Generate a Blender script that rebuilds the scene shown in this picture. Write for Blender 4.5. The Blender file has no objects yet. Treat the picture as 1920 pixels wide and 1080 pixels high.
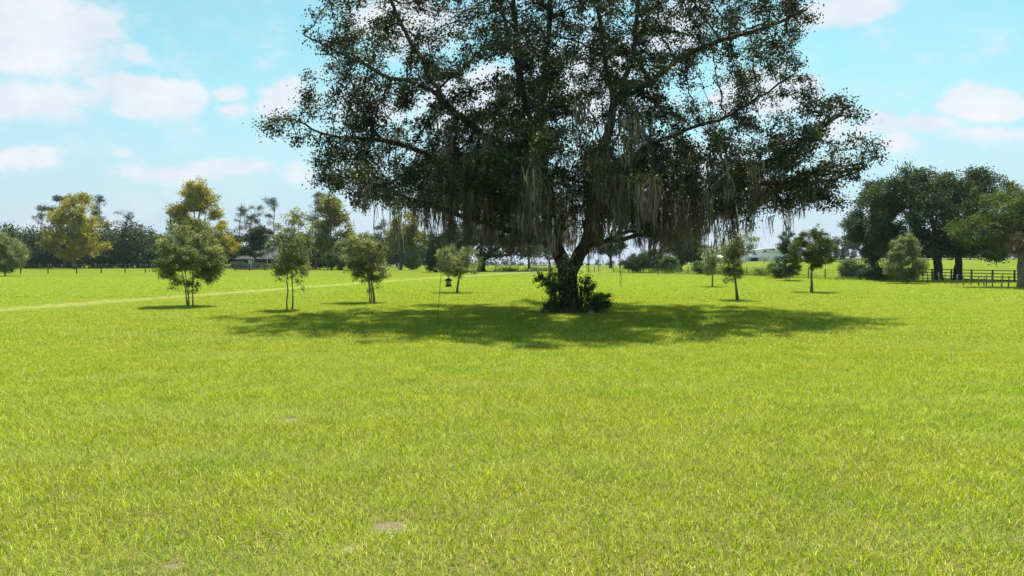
import bpy, math, random
import numpy as np
from mathutils import Vector, noise, kdtree

scene = bpy.context.scene
COL = scene.collection
F = 1281.0          # focal length in photo pixels (24 mm on 36 mm)
HZ = 487.0          # horizon row of the photo
CAMZ = 2.0

# ------------------------------------------------------------------ camera
cam_d = bpy.data.cameras.new('camera'); cam = bpy.data.objects.new('camera', cam_d); COL.objects.link(cam)
cam.location = (0, 0, CAMZ); cam.rotation_euler = (math.radians(90), 0, 0)
cam_d.lens = F / 1920 * 36; cam_d.sensor_width = 36; cam_d.shift_y = -(540 - HZ) / 1920
cam_d.clip_start = 0.05; cam_d.clip_end = 8000
scene.camera = cam
scene.render.resolution_x, scene.render.resolution_y = 1024, 576

# ------------------------------------------------------------------ light
SUN_EL, SUN_AZ = math.radians(67), math.radians(14)     # azimuth from +Y towards +X
scene.view_settings.view_transform = 'Standard'; scene.view_settings.look = 'None'
scene.view_settings.exposure = 1.1; scene.view_settings.gamma = 1.0
sd = bpy.data.lights.new('sun', 'SUN'); sun = bpy.data.objects.new('sun', sd); COL.objects.link(sun)
sd.energy = 5.0; sd.angle = math.radians(0.53); sd.color = (1.0, 0.955, 0.87)
sdir = Vector((math.cos(SUN_EL) * math.sin(SUN_AZ), math.cos(SUN_EL) * math.cos(SUN_AZ), math.sin(SUN_EL)))
sun.rotation_euler = sdir.to_track_quat('Z', 'Y').to_euler(); sun.location = (0, 0, 60)


class G:
    """small node-graph helper"""
    def __init__(s, tree): s.t = tree; s.n = tree.nodes; s.l = tree.links
    def node(s, kind, **kw):
        n = s.n.new(kind)
        for k, v in kw.items(): setattr(n, k, v)
        return n
    def put(s, sock, v):
        if isinstance(v, bpy.types.NodeSocket): s.l.new(v, sock)
        elif isinstance(v, (tuple, list)) and sock.type == 'RGBA' and len(v) == 3: sock.default_value = (*v, 1)
        else: sock.default_value = v
    def math(s, op, a, b=None, c=None, clamp=False):
        n = s.node('ShaderNodeMath', operation=op, use_clamp=clamp); s.put(n.inputs[0], a)
        if b is not None: s.put(n.inputs[1], b)
        if c is not None: s.put(n.inputs[2], c)
        return n.outputs[0]
    def mix(s, f, a, b, blend='MIX'):
        n = s.node('ShaderNodeMix', data_type='RGBA', blend_type=blend); s.put(n.inputs[0], f); s.put(n.inputs[6], a); s.put(n.inputs[7], b)
        return n.outputs[2]
    def noise(s, vec, scale, detail=3.0, rough=0.55, out=0):
        n = s.node('ShaderNodeTexNoise'); s.put(n.inputs['Vector'], vec); s.put(n.inputs['Scale'], scale)
        s.put(n.inputs['Detail'], detail); s.put(n.inputs['Roughness'], rough); return n.outputs[out]
    def remap(s, v, a, b, c=0.0, d=1.0, smooth=True):
        n = s.node('ShaderNodeMapRange'); n.interpolation_type = 'SMOOTHSTEP' if smooth else 'LINEAR'
        for i, q in enumerate((v, a, b, c, d)): s.put(n.inputs[i], q)
        return n.outputs[0]
    def ramp(s, v, stops):
        n = s.node('ShaderNodeValToRGB'); s.put(n.inputs[0], v); e = n.color_ramp.elements
        while len(e) < len(stops): e.new(0.5)
        for q, (p, c) in zip(e, stops): q.position = p; q.color = (*c, 1)
        return n.outputs[0]


# ------------------------------------------------------------------ sky
def ang(px, py):
    return math.atan2(px - 960, F), math.atan2(HZ - py, math.hypot(F, px - 960))

def build_world():
    w = bpy.data.worlds.new('World'); scene.world = w; w.use_nodes = True
    g = G(w.node_tree); g.n.clear()
    sky = g.node('ShaderNodeTexSky', sky_type='NISHITA', sun_disc=False)
    sky.sun_elevation = SUN_EL; sky.sun_rotation = SUN_AZ; sky.air_density = 1.0; sky.dust_density = 1.2; sky.ozone_density = 1.0
    tc = g.node('ShaderNodeTexCoord').outputs['Generated']
    sx = g.node('ShaderNodeSeparateXYZ'); g.put(sx.inputs[0], tc)
    X, Y, Z = sx.outputs
    az = g.math('ARCTAN2', X, Y); el = g.math('ARCSINE', Z)
    cmb = g.node('ShaderNodeCombineXYZ'); g.put(cmb.inputs[0], az); g.put(cmb.inputs[1], g.math('MULTIPLY', el, 1.35)); vec = cmb.outputs[0]
    # warp
    wn = g.noise(vec, 7.0, 5.0, 0.6, out=1)
    sw = g.node('ShaderNodeSeparateXYZ'); g.put(sw.inputs[0], wn)
    az2 = g.math('ADD', az, g.math('MULTIPLY', g.math('SUBTRACT', sw.outputs[0], 0.5), 0.12))
    el2 = g.math('ADD', el, g.math('MULTIPLY', g.math('SUBTRACT', sw.outputs[1], 0.5), 0.075))
    fine = g.noise(vec, 19.0, 9.0, 0.64)
    # (px, py, half width, height above, depth below, weight)
    clouds = [(60, 60, 150, 120, 90, 1.0), (150, 40, 75, 60, 60, .8), (30, 190, 110, 45, 45, .85), (120, 180, 60, 35, 30, .7),
              (275, 170, 115, 34, 52, 1.1), (250, 190, 70, 40, 34, 1.0), (350, 165, 50, 28, 50, 1.0), (440, 170, 45, 25, 22, .8), (450, 205, 45, 18, 40, .7), (535, 175, 45, 40, 55, 1.0),
              (70, 295, 42, 24, 24, .9), (10, 300, 40, 18, 22, .7), (228, 280, 26, 14, 12, .6), (330, 322, 130, 26, 22, .62), (430, 315, 100, 22, 24, .6),
              (245, 95, 38, 25, 20, .5), (560, 330, 70, 25, 30, .5),
              (760, 30, 110, 60, 80, .9), (690, 190, 120, 50, 60, .6), (900, 200, 160, 90, 90, .8), (1100, 150, 150, 120, 110, .8), (1270, 50, 70, 60, 60, .8), (830, 330, 160, 60, 80, .4),
              (1600, 10, 95, 40, 34, 1.0), (1530, 15, 80, 30, 40, .8), (1400, 160, 75, 32, 50, 1.0), (1470, 185, 90, 30, 45, .9), (1560, 225, 60, 28, 45, .7),
              (1840, 185, 75, 40, 24, 1.15), (1900, 195, 60, 25, 22, .9), (1735, 232, 75, 22, 26, .95), (1650, 245, 70, 30, 26, .75), (1690, 275, 30, 22, 22, .7), (1860, 248, 130, 14, 22, .5), (1300, 300, 200, 60, 60, .45)]
    dens = None
    for px, py, hw, up, dn, wt in clouds:
        a, e = ang(px, py); k = 1 / F
        dx = g.math('MULTIPLY', g.math('SUBTRACT', az2, a), 1 / (hw * k))
        dv = g.math('SUBTRACT', el2, e)
        dy = g.math('MAXIMUM', g.math('MULTIPLY', dv, 1 / (up * k)), g.math('MULTIPLY', dv, -1 / (dn * k)))
        r = g.math('SQRT', g.math('ADD', g.math('MULTIPLY', dx, dx), g.math('MULTIPLY', dy, dy)))
        v = g.math('MULTIPLY', g.math('SUBTRACT', 1.0, r), wt)
        dens = v if dens is None else g.math('MAXIMUM', dens, v)
    # loose cumulus over the rest of the sky (behind and overhead)
    gen = g.math('SUBTRACT', g.noise(tc, 3.0, 6.0, 0.55), 0.56)
    front = g.math('MULTIPLY', g.remap(Y, 0.1, 0.4), g.remap(Z, 0.62, 0.40))
    gen = g.math('MULTIPLY', g.math('MULTIPLY', gen, 2.5), g.math('SUBTRACT', 1.0, front))
    dens = g.math('MAXIMUM', dens, gen)
    dens = g.math('ADD', dens, g.math('MULTIPLY', g.math('SUBTRACT', fine, 0.5), 1.15))
    alpha = g.math('ADD', g.math('MULTIPLY', g.remap(dens, 0.0, 0.5), .82), g.math('MULTIPLY', g.remap(dens, -0.35, 0.15), .17))
    wisp = g.math('MULTIPLY', g.remap(g.noise(vec, 4.2, 4.0, 0.5), 0.45, 0.72), 0.35)
    low = g.remap(el, 0.30, 0.0)
    alpha = g.math('MAXIMUM', g.math('MULTIPLY', alpha, 0.93), g.math('MULTIPLY', wisp, g.math('ADD', low, 0.25)))
    base = g.mix(1.0, sky.outputs[0], SKY_TINT, 'MULTIPLY')
    base = g.mix(g.math('MULTIPLY', low, 0.85), base, SKY_LOW)
    ccol = g.ramp(g.noise(vec, 14.0, 5.0, 0.6), [(0.25, CLOUD_A), (0.75, CLOUD_B)])
    col = g.mix(alpha, base, ccol)
    bg = g.node('ShaderNodeBackground'); g.put(bg.inputs[0], col); bg.inputs[1].default_value = 0.0765
    out = g.node('ShaderNodeOutputWorld'); g.l.new(bg.outputs[0], out.inputs[0])

SKY_TINT = (0.74, 1.2, 0.96)
SKY_LOW = (3.35, 3.95, 5.3)
CLOUD_A, CLOUD_B = (4.3, 4.85, 5.6), (6.0, 5.85, 6.0)
build_world()

# ------------------------------------------------------------------ helpers
def W(px, D):
    return (px - 960) / F * D

def Dg(py):
    return CAMZ * F / (py - HZ)

def ss(a, b, v):
    t = np.clip((v - a) / (b - a), 0, 1); return t * t * (3 - 2 * t)

def ground_z(x, y):
    x = np.asarray(x, float); y = np.asarray(y, float); yy = np.maximum(y, 1)
    hill = np.interp(y, [60, 80, 109, 150, 200, 260, 420, 900], [0, .22, .75, 1.25, 1.55, 2.3, 3.2, 3.2]) * ss(0.235, 0.36, x / yy)
    dip = -10 * ss(240, 420, y) * (1 - ss(0.2, 0.34, x / yy)) * ss(-0.30, -0.15, x / yy)
    return hill + dip

def gz(x, y): return float(ground_z(x, y))

def ident(o, label=None, cat=None, group=None, kind=None):
    for k, v in (('label', label), ('category', cat), ('group', group), ('kind', kind)):
        if v: o[k] = v
    return o

def link(name, me, mat=None, parent=None, loc=None):
    o = bpy.data.objects.new(name, me); COL.objects.link(o)
    if mat and me is not None: me.materials.append(mat)
    if parent: o.parent = parent
    if loc: o.location = loc
    return o

def thing(name, label, cat, loc, rotz=0, group=None):
    o = bpy.data.objects.new(name, None); COL.objects.link(o); o.location = loc; o.rotation_euler = (0, 0, rotz)
    o.empty_display_size = 0.2
    return ident(o, label, cat, group)

class MB:
    """collects verts and faces for one mesh"""
    def __init__(s): s.v = []; s.f = []
    def box(s, c, size, rz=0, ry=0):
        cx, cy, cz = c; a, b, h = (q / 2 for q in size); k = len(s.v)
        cr, sr = math.cos(rz), math.sin(rz); ct, st = math.cos(ry), math.sin(ry)
        for z in (-h, h):
            for x, y in ((-a, -b), (a, -b), (a, b), (-a, b)):
                x2, z2 = x * ct + z * st, -x * st + z * ct
                s.v.append((cx + x2 * cr - y * sr, cy + x2 * sr + y * cr, cz + z2))
        s.f += [tuple(k + i for i in q) for q in ((0, 3, 2, 1), (4, 5, 6, 7), (0, 1, 5, 4), (1, 2, 6, 5), (2, 3, 7, 6), (3, 0, 4, 7))]
    def tube(s, pts, radii, sides=6, cap=True, wob=0.0, rng=None):
        P = [Vector(p) for p in pts]; n = len(P); k0 = len(s.v); up = None
        for i in range(n):
            t = (P[min(i + 1, n - 1)] - P[max(i - 1, 0)])
            if t.length < 1e-9: t = Vector((0, 0, 1))
            t.normalize()
            if up is None:
                a = Vector((1, 0, 0)) if abs(t.x) < 0.8 else Vector((0, 1, 0))
                up = (a - t * a.dot(t)).normalized()
            else:
                up = up - t * up.dot(t)
                up = up.normalized() if up.length > 1e-6 else t.orthogonal().normalized()
            b = t.cross(up)
            for j in range(sides):
                q = 2 * math.pi * j / sides; r = radii[i] * (1 + (rng.uniform(-wob, wob) if rng else 0))
                s.v.append(tuple(P[i] + (up * math.cos(q) + b * math.sin(q)) * r))
        for i in range(n - 1):
            for j in range(sides):
                a = k0 + i * sides + j; b2 = k0 + i * sides + (j + 1) % sides
                s.f.append((a, b2, b2 + sides, a + sides))
        if cap:
            s.f.append(tuple(k0 + j for j in reversed(range(sides)))); s.f.append(tuple(k0 + (n - 1) * sides + j for j in range(sides)))
    def mesh(s, name, smooth=True):
        me = bpy.data.meshes.new(name); me.from_pydata(s.v, [], s.f); me.update()
        if smooth: me.polygons.foreach_set('use_smooth', [True] * len(me.polygons))
        return me
    def build(s, name, mat, parent=None, smooth=False, loc=None):
        return link(name, s.mesh(name, smooth), mat, parent, loc)

def np_mesh(name, V, Fc, tint=None):
    """V (n,3); Fc (m,k) equal-sized faces; tint per face"""
    me = bpy.data.meshes.new(name); m, k = Fc.shape
    me.vertices.add(len(V)); me.vertices.foreach_set('co', np.ascontiguousarray(V, np.float32).ravel())
    me.loops.add(m * k); me.loops.foreach_set('vertex_index', Fc.astype(np.int32).ravel())
    me.polygons.add(m); me.polygons.foreach_set('loop_start', np.arange(0, m * k, k, dtype=np.int32))
    if tint is not None:
        a = me.attributes.new('tint', 'FLOAT', 'FACE'); a.data.foreach_set('value', tint.astype(np.float32))
    me.update(); return me

def leaf_mesh(name, C, L, wid, rng, tint, bias=0.6, droop=0.0):
    n = len(C); nrm = rng.normal(size=(n, 3)); nrm[:, 2] += bias; nrm /= np.linalg.norm(nrm, axis=1)[:, None] + 1e-9
    u = np.cross(nrm, rng.normal(size=(n, 3))); u[:, 2] -= droop; u /= np.linalg.norm(u, axis=1)[:, None] + 1e-9
    v = np.cross(nrm, u); v /= np.linalg.norm(v, axis=1)[:, None] + 1e-9
    L = (L * rng.uniform(0.65, 1.3, n))[:, None]; w = L * wid
    V = np.stack([C + u * L * .5, C + v * w * .5 + u * L * .08, C - u * L * .5, C - v * w * .5 + u * L * .08], 1).reshape(-1, 3)
    return np_mesh(name, V, np.arange(4 * n).reshape(n, 4), tint)

# ------------------------------------------------------------------ materials
def new_mat(name):
    m = bpy.data.materials.new(name); m.use_nodes = True; g = G(m.node_tree); g.n.clear()
    out = g.node('ShaderNodeOutputMaterial'); return m, g, out

def leaf_mat(name, stops, transl=0.35, tcol=(1.05, 1.15, 0.55), spec=0.12, rough=0.55):
    m, g, out = new_mat(name)
    t = g.node('ShaderNodeAttribute', attribute_name='tint').outputs['Fac']
    col = g.ramp(t, stops)
    p = g.node('ShaderNodeBsdfPrincipled'); g.put(p.inputs['Base Color'], col); p.inputs['Roughness'].default_value = rough
    p.inputs['Specular IOR Level'].default_value = spec
    tr = g.node('ShaderNodeBsdfTranslucent'); g.put(tr.inputs[0], g.mix(1.0, col, tcol, 'MULTIPLY'))
    mx = g.node('ShaderNodeMixShader'); mx.inputs[0].default_value = transl
    g.l.new(p.outputs[0], mx.inputs[1]); g.l.new(tr.outputs[0], mx.inputs[2]); g.l.new(mx.outputs[0], out.inputs[0])
    return m

def plain_mat(name, a, b, scale=6.0, rough=0.8, bump=0.0, stretch=(1, 1, 1), spec=0.3, metallic=0.0):
    m, g, out = new_mat(name)
    tc = g.node('ShaderNodeTexCoord').outputs['Object']
    mp = g.node('ShaderNodeMapping'); g.put(mp.inputs[0], tc); mp.inputs['Scale'].default_value = stretch
    nz = g.noise(mp.outputs[0], scale, 5.0, 0.6)
    p = g.node('ShaderNodeBsdfPrincipled'); g.put(p.inputs['Base Color'], g.ramp(nz, [(0.3, a), (0.7, b)]))
    p.inputs['Roughness'].default_value = rough; p.inputs['Specular IOR Level'].default_value = spec; p.inputs['Metallic'].default_value = metallic
    if bump:
        bp = g.node('ShaderNodeBump'); bp.inputs['Strength'].default_value = bump; bp.inputs['Distance'].default_value = 0.05
        g.put(bp.inputs['Height'], nz); g.l.new(bp.outputs[0], p.inputs['Normal'])
    g.l.new(p.outputs[0], out.inputs[0]); return m

M = dict(
    bark=plain_mat('oak_bark', (.018, .015, .012), (.10, .086, .070), 7, .95, 1.0, (1, 1, .25), .1),
    pale_bark=plain_mat('young_bark', (.13, .11, .085), (.28, .25, .20), 9, .9, .4, (1, 1, .3), .1),
    pine_bark=plain_mat('pine_bark', (.10, .08, .065), (.22, .18, .15), 4, .95, .4, (1, 1, .3), .1),
    dark_bark=plain_mat('dark_bark', (.03, .025, .02), (.07, .06, .05), 6, .95, .5, (1, 1, .3), .1),
    post=plain_mat('weathered_post', (.16, .14, .11), (.30, .27, .22), 8, .9, .3, (1, 1, .2), .15),
    dark_post=plain_mat('dark_post', (.04, .035, .03), (.09, .08, .07), 8, .9, .3, (1, 1, .2), .15),
    black_board=plain_mat('black_board', (.012, .013, .013), (.03, .031, .03), 8, .7, .2, (.3, .3, 1), .3),
    grey_board=plain_mat('grey_board', (.12, .13, .14), (.22, .23, .25), 6, .8, .2, (.3, .3, 1), .2),
    fence_grey=plain_mat('fence_grey', (.06, .06, .06), (.12, .12, .12), 8, .8, .2, (.3, .3, 1), .2),
    wire=plain_mat('wire', (.04, .04, .04), (.08, .08, .08), 3, .7, 0, spec=.15),
    white_pipe=plain_mat('white_pipe', (.55, .56, .57), (.7, .7, .7), 3, .5, 0),
    green_pole=plain_mat('green_pole', (.012, .02, .014), (.025, .035, .025), 9, .5, 0, spec=.4),
    roof_shingle=plain_mat('roof_shingle', (.065, .06, .07), (.12, .11, .125), 3, .95, .3, (1, 1, 3), .1),
    navy=plain_mat('navy_siding', (.020, .028, .055), (.035, .048, .085), 3, .7, .2, (.2, .2, 6), .2),
    white=plain_mat('white_paint', (.62, .62, .61), (.78, .78, .77), 2, .6, 0, spec=.3),
    metal_white=plain_mat('barn_metal', (.84, .77, .85), (.90, .83, .90), 2.5, .5, .1, (6, 6, .2), .4),
    metal_roof=plain_mat('barn_roof', (.20, .24, .27), (.30, .34, .37), 2.5, .45, 0, (4, .3, 1), .4),
    glass=plain_mat('dark_glass', (.01, .012, .015), (.025, .03, .035), 2, .35, 0, spec=.2),
    cedar=plain_mat('feeder_cedar', (.10, .05, .035), (.19, .10, .07), 30, .8, .2, (1, 1, .2), .2),
    cedar_dark=plain_mat('feeder_roof', (.012, .009, .007), (.03, .022, .018), 30, .8, .2, (1, 1, .2), .2),
    seed=plain_mat('seed_panel', (.38, .27, .22), (.55, .42, .36), 60, .6, 0, spec=.4),
    grey_metal=plain_mat('grey_metal', (.25, .25, .28), (.42, .42, .46), 20, .4, 0, spec=.5, metallic=.3),
    rock=plain_mat('pink_rock', (.30, .22, .20), (.45, .35, .32), 12, .9, .5),
    soil=plain_mat('soil', (.14, .10, .06), (.30, .23, .16), 14, .95, .6),
    sand=plain_mat('sand', (.15, .11, .075), (.31, .24, .17), 30, .95, .5),
)
LM = dict(
    oak=leaf_mat('oak_leaf', [(0, (.012, .022, .009)), (.6, (.028, .041, .015)), (.9, (.080, .094, .034)), (1, (.25, .225, .09))], .22, spec=.16, rough=.55),
    sapling=leaf_mat('sapling_leaf', [(0, (.06, .08, .030)), (.6, (.215, .235, .105)), (.9, (.40, .405, .20)), (1, (.50, .46, .24))], .36, spec=.2, rough=.5),
    dark=leaf_mat('dark_leaf', [(0, (.018, .032, .014)), (.7, (.06, .088, .034)), (1, (.13, .155, .055))], .28),
    mid=leaf_mat('mid_leaf', [(0, (.04, .058, .016)), (.7, (.115, .145, .036)), (1, (.22, .235, .06))], .32),
    gold=leaf_mat('gold_leaf', [(0, (.10, .115, .014)), (.5, (.29, .29, .03)), (.85, (.46, .40, .05)), (1, (.46, .29, .05))], .38, (1.1, 1.0, .4)),
    lime=leaf_mat('lime_leaf', [(0, (.06, .08, .014)), (.6, (.21, .22, .026)), (1, (.42, .33, .04))], .36),
    pine=leaf_mat('pine_needle', [(0, (.035, .055, .032)), (.7, (.075, .10, .055)), (1, (.12, .14, .075))], .2, spec=.03),
    weed=leaf_mat('weed_leaf', [(0, (.04, .075, .014)), (.7, (.10, .16, .03)), (1, (.19, .22, .06))], .35),
    bush=leaf_mat('glossy_leaf', [(0, (.022, .06, .012)), (.7, (.085, .17, .03)), (1, (.20, .27, .07))], .36, spec=.3, rough=.4),
    vine=leaf_mat('vine_leaf', [(0, (.04, .065, .025)), (.6, (.12, .15, .07)), (1, (.45, .46, .34))], .35, spec=.35, rough=.4),
    far=leaf_mat('far_leaf', [(0, (.05, .065, .06)), (1, (.11, .13, .11))], .15),  # distance haze painted into the leaf colour: greyed and blued
    rust=leaf_mat('rust_leaf', [(0, (.06, .05, .03)), (.6, (.14, .10, .06)), (1, (.22, .17, .10))], .25),
    moss=leaf_mat('spanish_moss', [(0, (.075, .068, .044)), (.7, (.20, .182, .128)), (1, (.37, .345, .26))], .38, (1, .95, .8), spec=.1, rough=.9),
)

# ------------------------------------------------------------------ ground
TRK = np.polyfit([26.7, 35, 50, 73, 95], [-20.2, -18.2, -14.2, -9.0, -2.0], 2)   # mown track: x = f(y)

def lawn_colour(g, pos, rnd):
    """colour of the sward at a world position; rnd = a per-blade (or fine) random 0..1"""
    sp = g.node('ShaderNodeSeparateXYZ'); g.put(sp.inputs[0], pos); X, Y, _ = sp.outputs
    flat = g.node('ShaderNodeCombineXYZ'); g.put(flat.inputs[0], X); g.put(flat.inputs[1], Y); P = flat.outputs[0]
    col = g.ramp(rnd, GRASS_STOPS)
    big = g.remap(g.noise(P, 0.16, 4, .55), .35, .68)
    col = g.mix(g.math('MULTIPLY', big, .55), col, g.mix(1.0, col, (1.06, .95, 1.1), 'MULTIPLY'))
    med = g.remap(g.noise(P, 0.9, 4, .6), .46, .70)
    col = g.mix(g.math('MULTIPLY', med, .42), col, g.mix(1.0, col, (.62, .80, .55), 'MULTIPLY'))
    # pale dry streaks that run with the mowing
    mp = g.node('ShaderNodeMapping'); g.put(mp.inputs[0], P); mp.inputs['Rotation'].default_value = (0, 0, math.radians(-52)); mp.inputs['Scale'].default_value = (.16, 1.0, 1)
    st = g.remap(g.noise(mp.outputs[0], 1.1, 4, .6), .47, .66)
    pale = g.math('MULTIPLY', st, g.remap(rnd, .25, .9, .1, .85))
    col = g.mix(pale, col, (.56, .61, .17))
    dead = g.math('MULTIPLY', g.remap(g.noise(P, 1.9, 5, .65), .56, .72), g.remap(rnd, .1, .7, .25, .8))
    col = g.mix(g.math('MULTIPLY', dead, .5), col, (.42, .37, .08))
    lush = g.math('MULTIPLY', g.remap(g.noise(P, .55, 3, .6), .55, .72), .6)
    col = g.mix(lush, col, g.mix(1.0, col, (.60, .86, .4), 'MULTIPLY'))
    f = g.math('ADD', g.math('ADD', g.math('MULTIPLY', g.math('MULTIPLY', Y, Y), float(TRK[0])), g.math('MULTIPLY', Y, float(TRK[1]))), float(TRK[2]))
    d = g.math('ABSOLUTE', g.math('SUBTRACT', X, f))
    d = g.math('ADD', d, g.math('MULTIPLY', g.math('SUBTRACT', g.noise(P, .8, 4, .65), .5), 2.4))
    tr = g.math('MULTIPLY', g.remap(d, 1.5, .3), g.remap(g.noise(P, 1.7, 5, .7), .36, .62, .12, .95))
    col = g.mix(tr, col, (.68, .66, .32))
    return col

GRASS_STOPS = [(0, (.045, .10, .002)), (.30, (.238, .320, .003)), (.66, (.435, .525, .004)), (.86, (.62, .655, .07)), (1, (.90, .90, .42))]

# bare sandy spots in the turf: (x, y, radius)
BARE = [(-.91, 5.1, .11), (-1.12, 4.72, .05), (-2.77, 8.5, .11), (-2.2, 4.45, .045)]

def ground_material():
    m, g, out = new_mat('lawn_ground')
    pos = g.node('ShaderNodeNewGeometry').outputs['Position']
    fine = g.remap(g.noise(pos, 9.0, 5, .7), .3, .72, 0, .95, False)
    col = lawn_colour(g, pos, fine)
    sp = g.node('ShaderNodeSeparateXYZ'); g.put(sp.inputs[0], pos)
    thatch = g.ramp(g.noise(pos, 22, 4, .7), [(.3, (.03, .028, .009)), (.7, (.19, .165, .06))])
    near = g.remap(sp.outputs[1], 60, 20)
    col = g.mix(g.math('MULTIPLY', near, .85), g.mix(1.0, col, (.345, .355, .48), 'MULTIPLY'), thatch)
    sandc = g.ramp(g.noise(pos, 35, 5, .7), [(.3, (.09, .07, .045)), (.7, (.25, .195, .14))]); wob = g.math('MULTIPLY', g.math('SUBTRACT', g.noise(pos, 11, 4, .65), .5), 1.5)
    msk = None
    for bx, by, br in BARE:
        d = g.node('ShaderNodeVectorMath', operation='DISTANCE'); g.put(d.inputs[0], pos); d.inputs[1].default_value = (bx, by, 0)
        v = g.math('ADD', g.math('DIVIDE', d.outputs['Value'], br * 1.3), wob); msk = v if msk is None else g.math('MINIMUM', msk, v)
    col = g.mix(g.math('MULTIPLY', g.remap(msk, 1.25, .45), .85), col, sandc)
    p = g.node('ShaderNodeBsdfPrincipled'); g.put(p.inputs['Base Color'], col); p.inputs['Roughness'].default_value = .95; p.inputs['Specular IOR Level'].default_value = .05
    bp = g.node('ShaderNodeBump'); bp.inputs['Strength'].default_value = .5; bp.inputs['Distance'].default_value = .06
    g.put(bp.inputs['Height'], g.noise(pos, 14, 4, .7)); g.l.new(bp.outputs[0], p.inputs['Normal'])
    g.l.new(p.outputs[0], out.inputs[0]); return m

def build_ground():
    xs = np.unique(np.concatenate([np.linspace(-1200, -250, 10), np.linspace(-250, 320, 120), np.linspace(320, 1200, 10)]))
    ys = np.unique(np.concatenate([np.linspace(-250, 0, 6), np.linspace(0, 450, 120), np.linspace(450, 1500, 12)]))
    gx, gy = np.meshgrid(xs, ys); V = np.stack([gx, gy, ground_z(gx, gy)], -1).reshape(-1, 3)
    nx = len(xs); i = np.arange(len(ys) - 1)[:, None] * nx + np.arange(nx - 1)[None]
    Fc = np.stack([i, i + 1, i + nx + 1, i + nx], -1).reshape(-1, 4)
    me = np_mesh('ground', V, Fc); me.polygons.foreach_set('use_smooth', [True] * len(me.polygons))
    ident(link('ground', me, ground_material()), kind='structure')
build_ground()

def blade_material():
    m, g, out = new_mat('grass_blade')
    pos = g.node('ShaderNodeNewGeometry').outputs['Position']
    t = g.node('ShaderNodeAttribute', attribute_name='tint').outputs['Fac']
    col = lawn_colour(g, pos, t)
    p = g.node('ShaderNodeBsdfPrincipled'); g.put(p.inputs['Base Color'], col); p.inputs['Roughness'].default_value = .42; p.inputs['Specular IOR Level'].default_value = .22
    tr = g.node('ShaderNodeBsdfTranslucent'); g.put(tr.inputs[0], g.mix(1.0, col, (1.0, 1.05, .6), 'MULTIPLY'))
    mx = g.node('ShaderNodeMixShader'); mx.inputs[0].default_value = .45
    g.l.new(p.outputs[0], mx.inputs[1]); g.l.new(tr.outputs[0], mx.inputs[2]); g.l.new(mx.outputs[0], out.inputs[0]); return m

def blade_tile(name, size, n, hgt, wid, rng, bare=None, lean=.8):
    x = rng.uniform(-size / 2, size / 2, n); y = rng.uniform(-size / 2, size / 2, n)
    clump = np.array([noise.noise(Vector((a * 2.2, b * 2.2, len(name)))) for a, b in zip(x, y)])
    h = hgt * rng.uniform(.45, 1.25, n) * (1 + .35 * clump)
    tint = np.clip(rng.beta(2.2, 2.4, n) + .12 * clump, 0, 1); dry = rng.random(n) < .14; tint[dry] = rng.uniform(.88, 1, dry.sum())
    if bare:
        k = np.ones(n, bool)
        for bx, by, br in bare:
            d = np.hypot(x - bx, (y - by)); wob = np.array([noise.noise(Vector((a * 9, b * 9, 3))) for a, b in zip(x, y)])
            d = d / br + .6 * wob; k &= (d > 1) | (rng.random(n) < .45); soft = (d < 2.2); h[soft] *= np.clip(d[soft] - .5, .35, 1); tint[soft & (rng.random(n) < .12)] = .95
        x, y, h, tint = x[k], y[k], h[k], tint[k]; n = len(x)
    a = rng.uniform(0, 2 * np.pi, n); ca, sa = np.cos(a), np.sin(a); w = wid * rng.uniform(.6, 1.3, n)
    b = rng.uniform(0, 2 * np.pi, n); ln = h * rng.uniform(.1, 1.0, n) * lean * 1.6; dx, dy = np.cos(b) * ln, np.sin(b) * ln
    z0 = np.full(n, -.005)
    V = np.stack([np.stack([x - ca * w / 2, y - sa * w / 2, z0], 1), np.stack([x + ca * w / 2, y + sa * w / 2, z0], 1),
                  np.stack([x + ca * w * .4 + dx * .35, y + sa * w * .4 + dy * .35, h * .6], 1), np.stack([x - ca * w * .4 + dx * .35, y - sa * w * .4 + dy * .35, h * .6], 1),
                  np.stack([x + dx, y + dy, h * .98], 1), np.stack([x + dx * .98 + ca * w * .08, y + dy * .98 + sa * w * .08, h * .95], 1)], 1).reshape(-1, 3)
    k = np.arange(n)[:, None] * 6
    Fc = np.concatenate([k + np.array([[0, 1, 2, 3]]), k + np.array([[3, 2, 5, 4]])], 1).reshape(-1, 4)
    return np_mesh(name, V, Fc, np.repeat(tint, 2))

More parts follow.
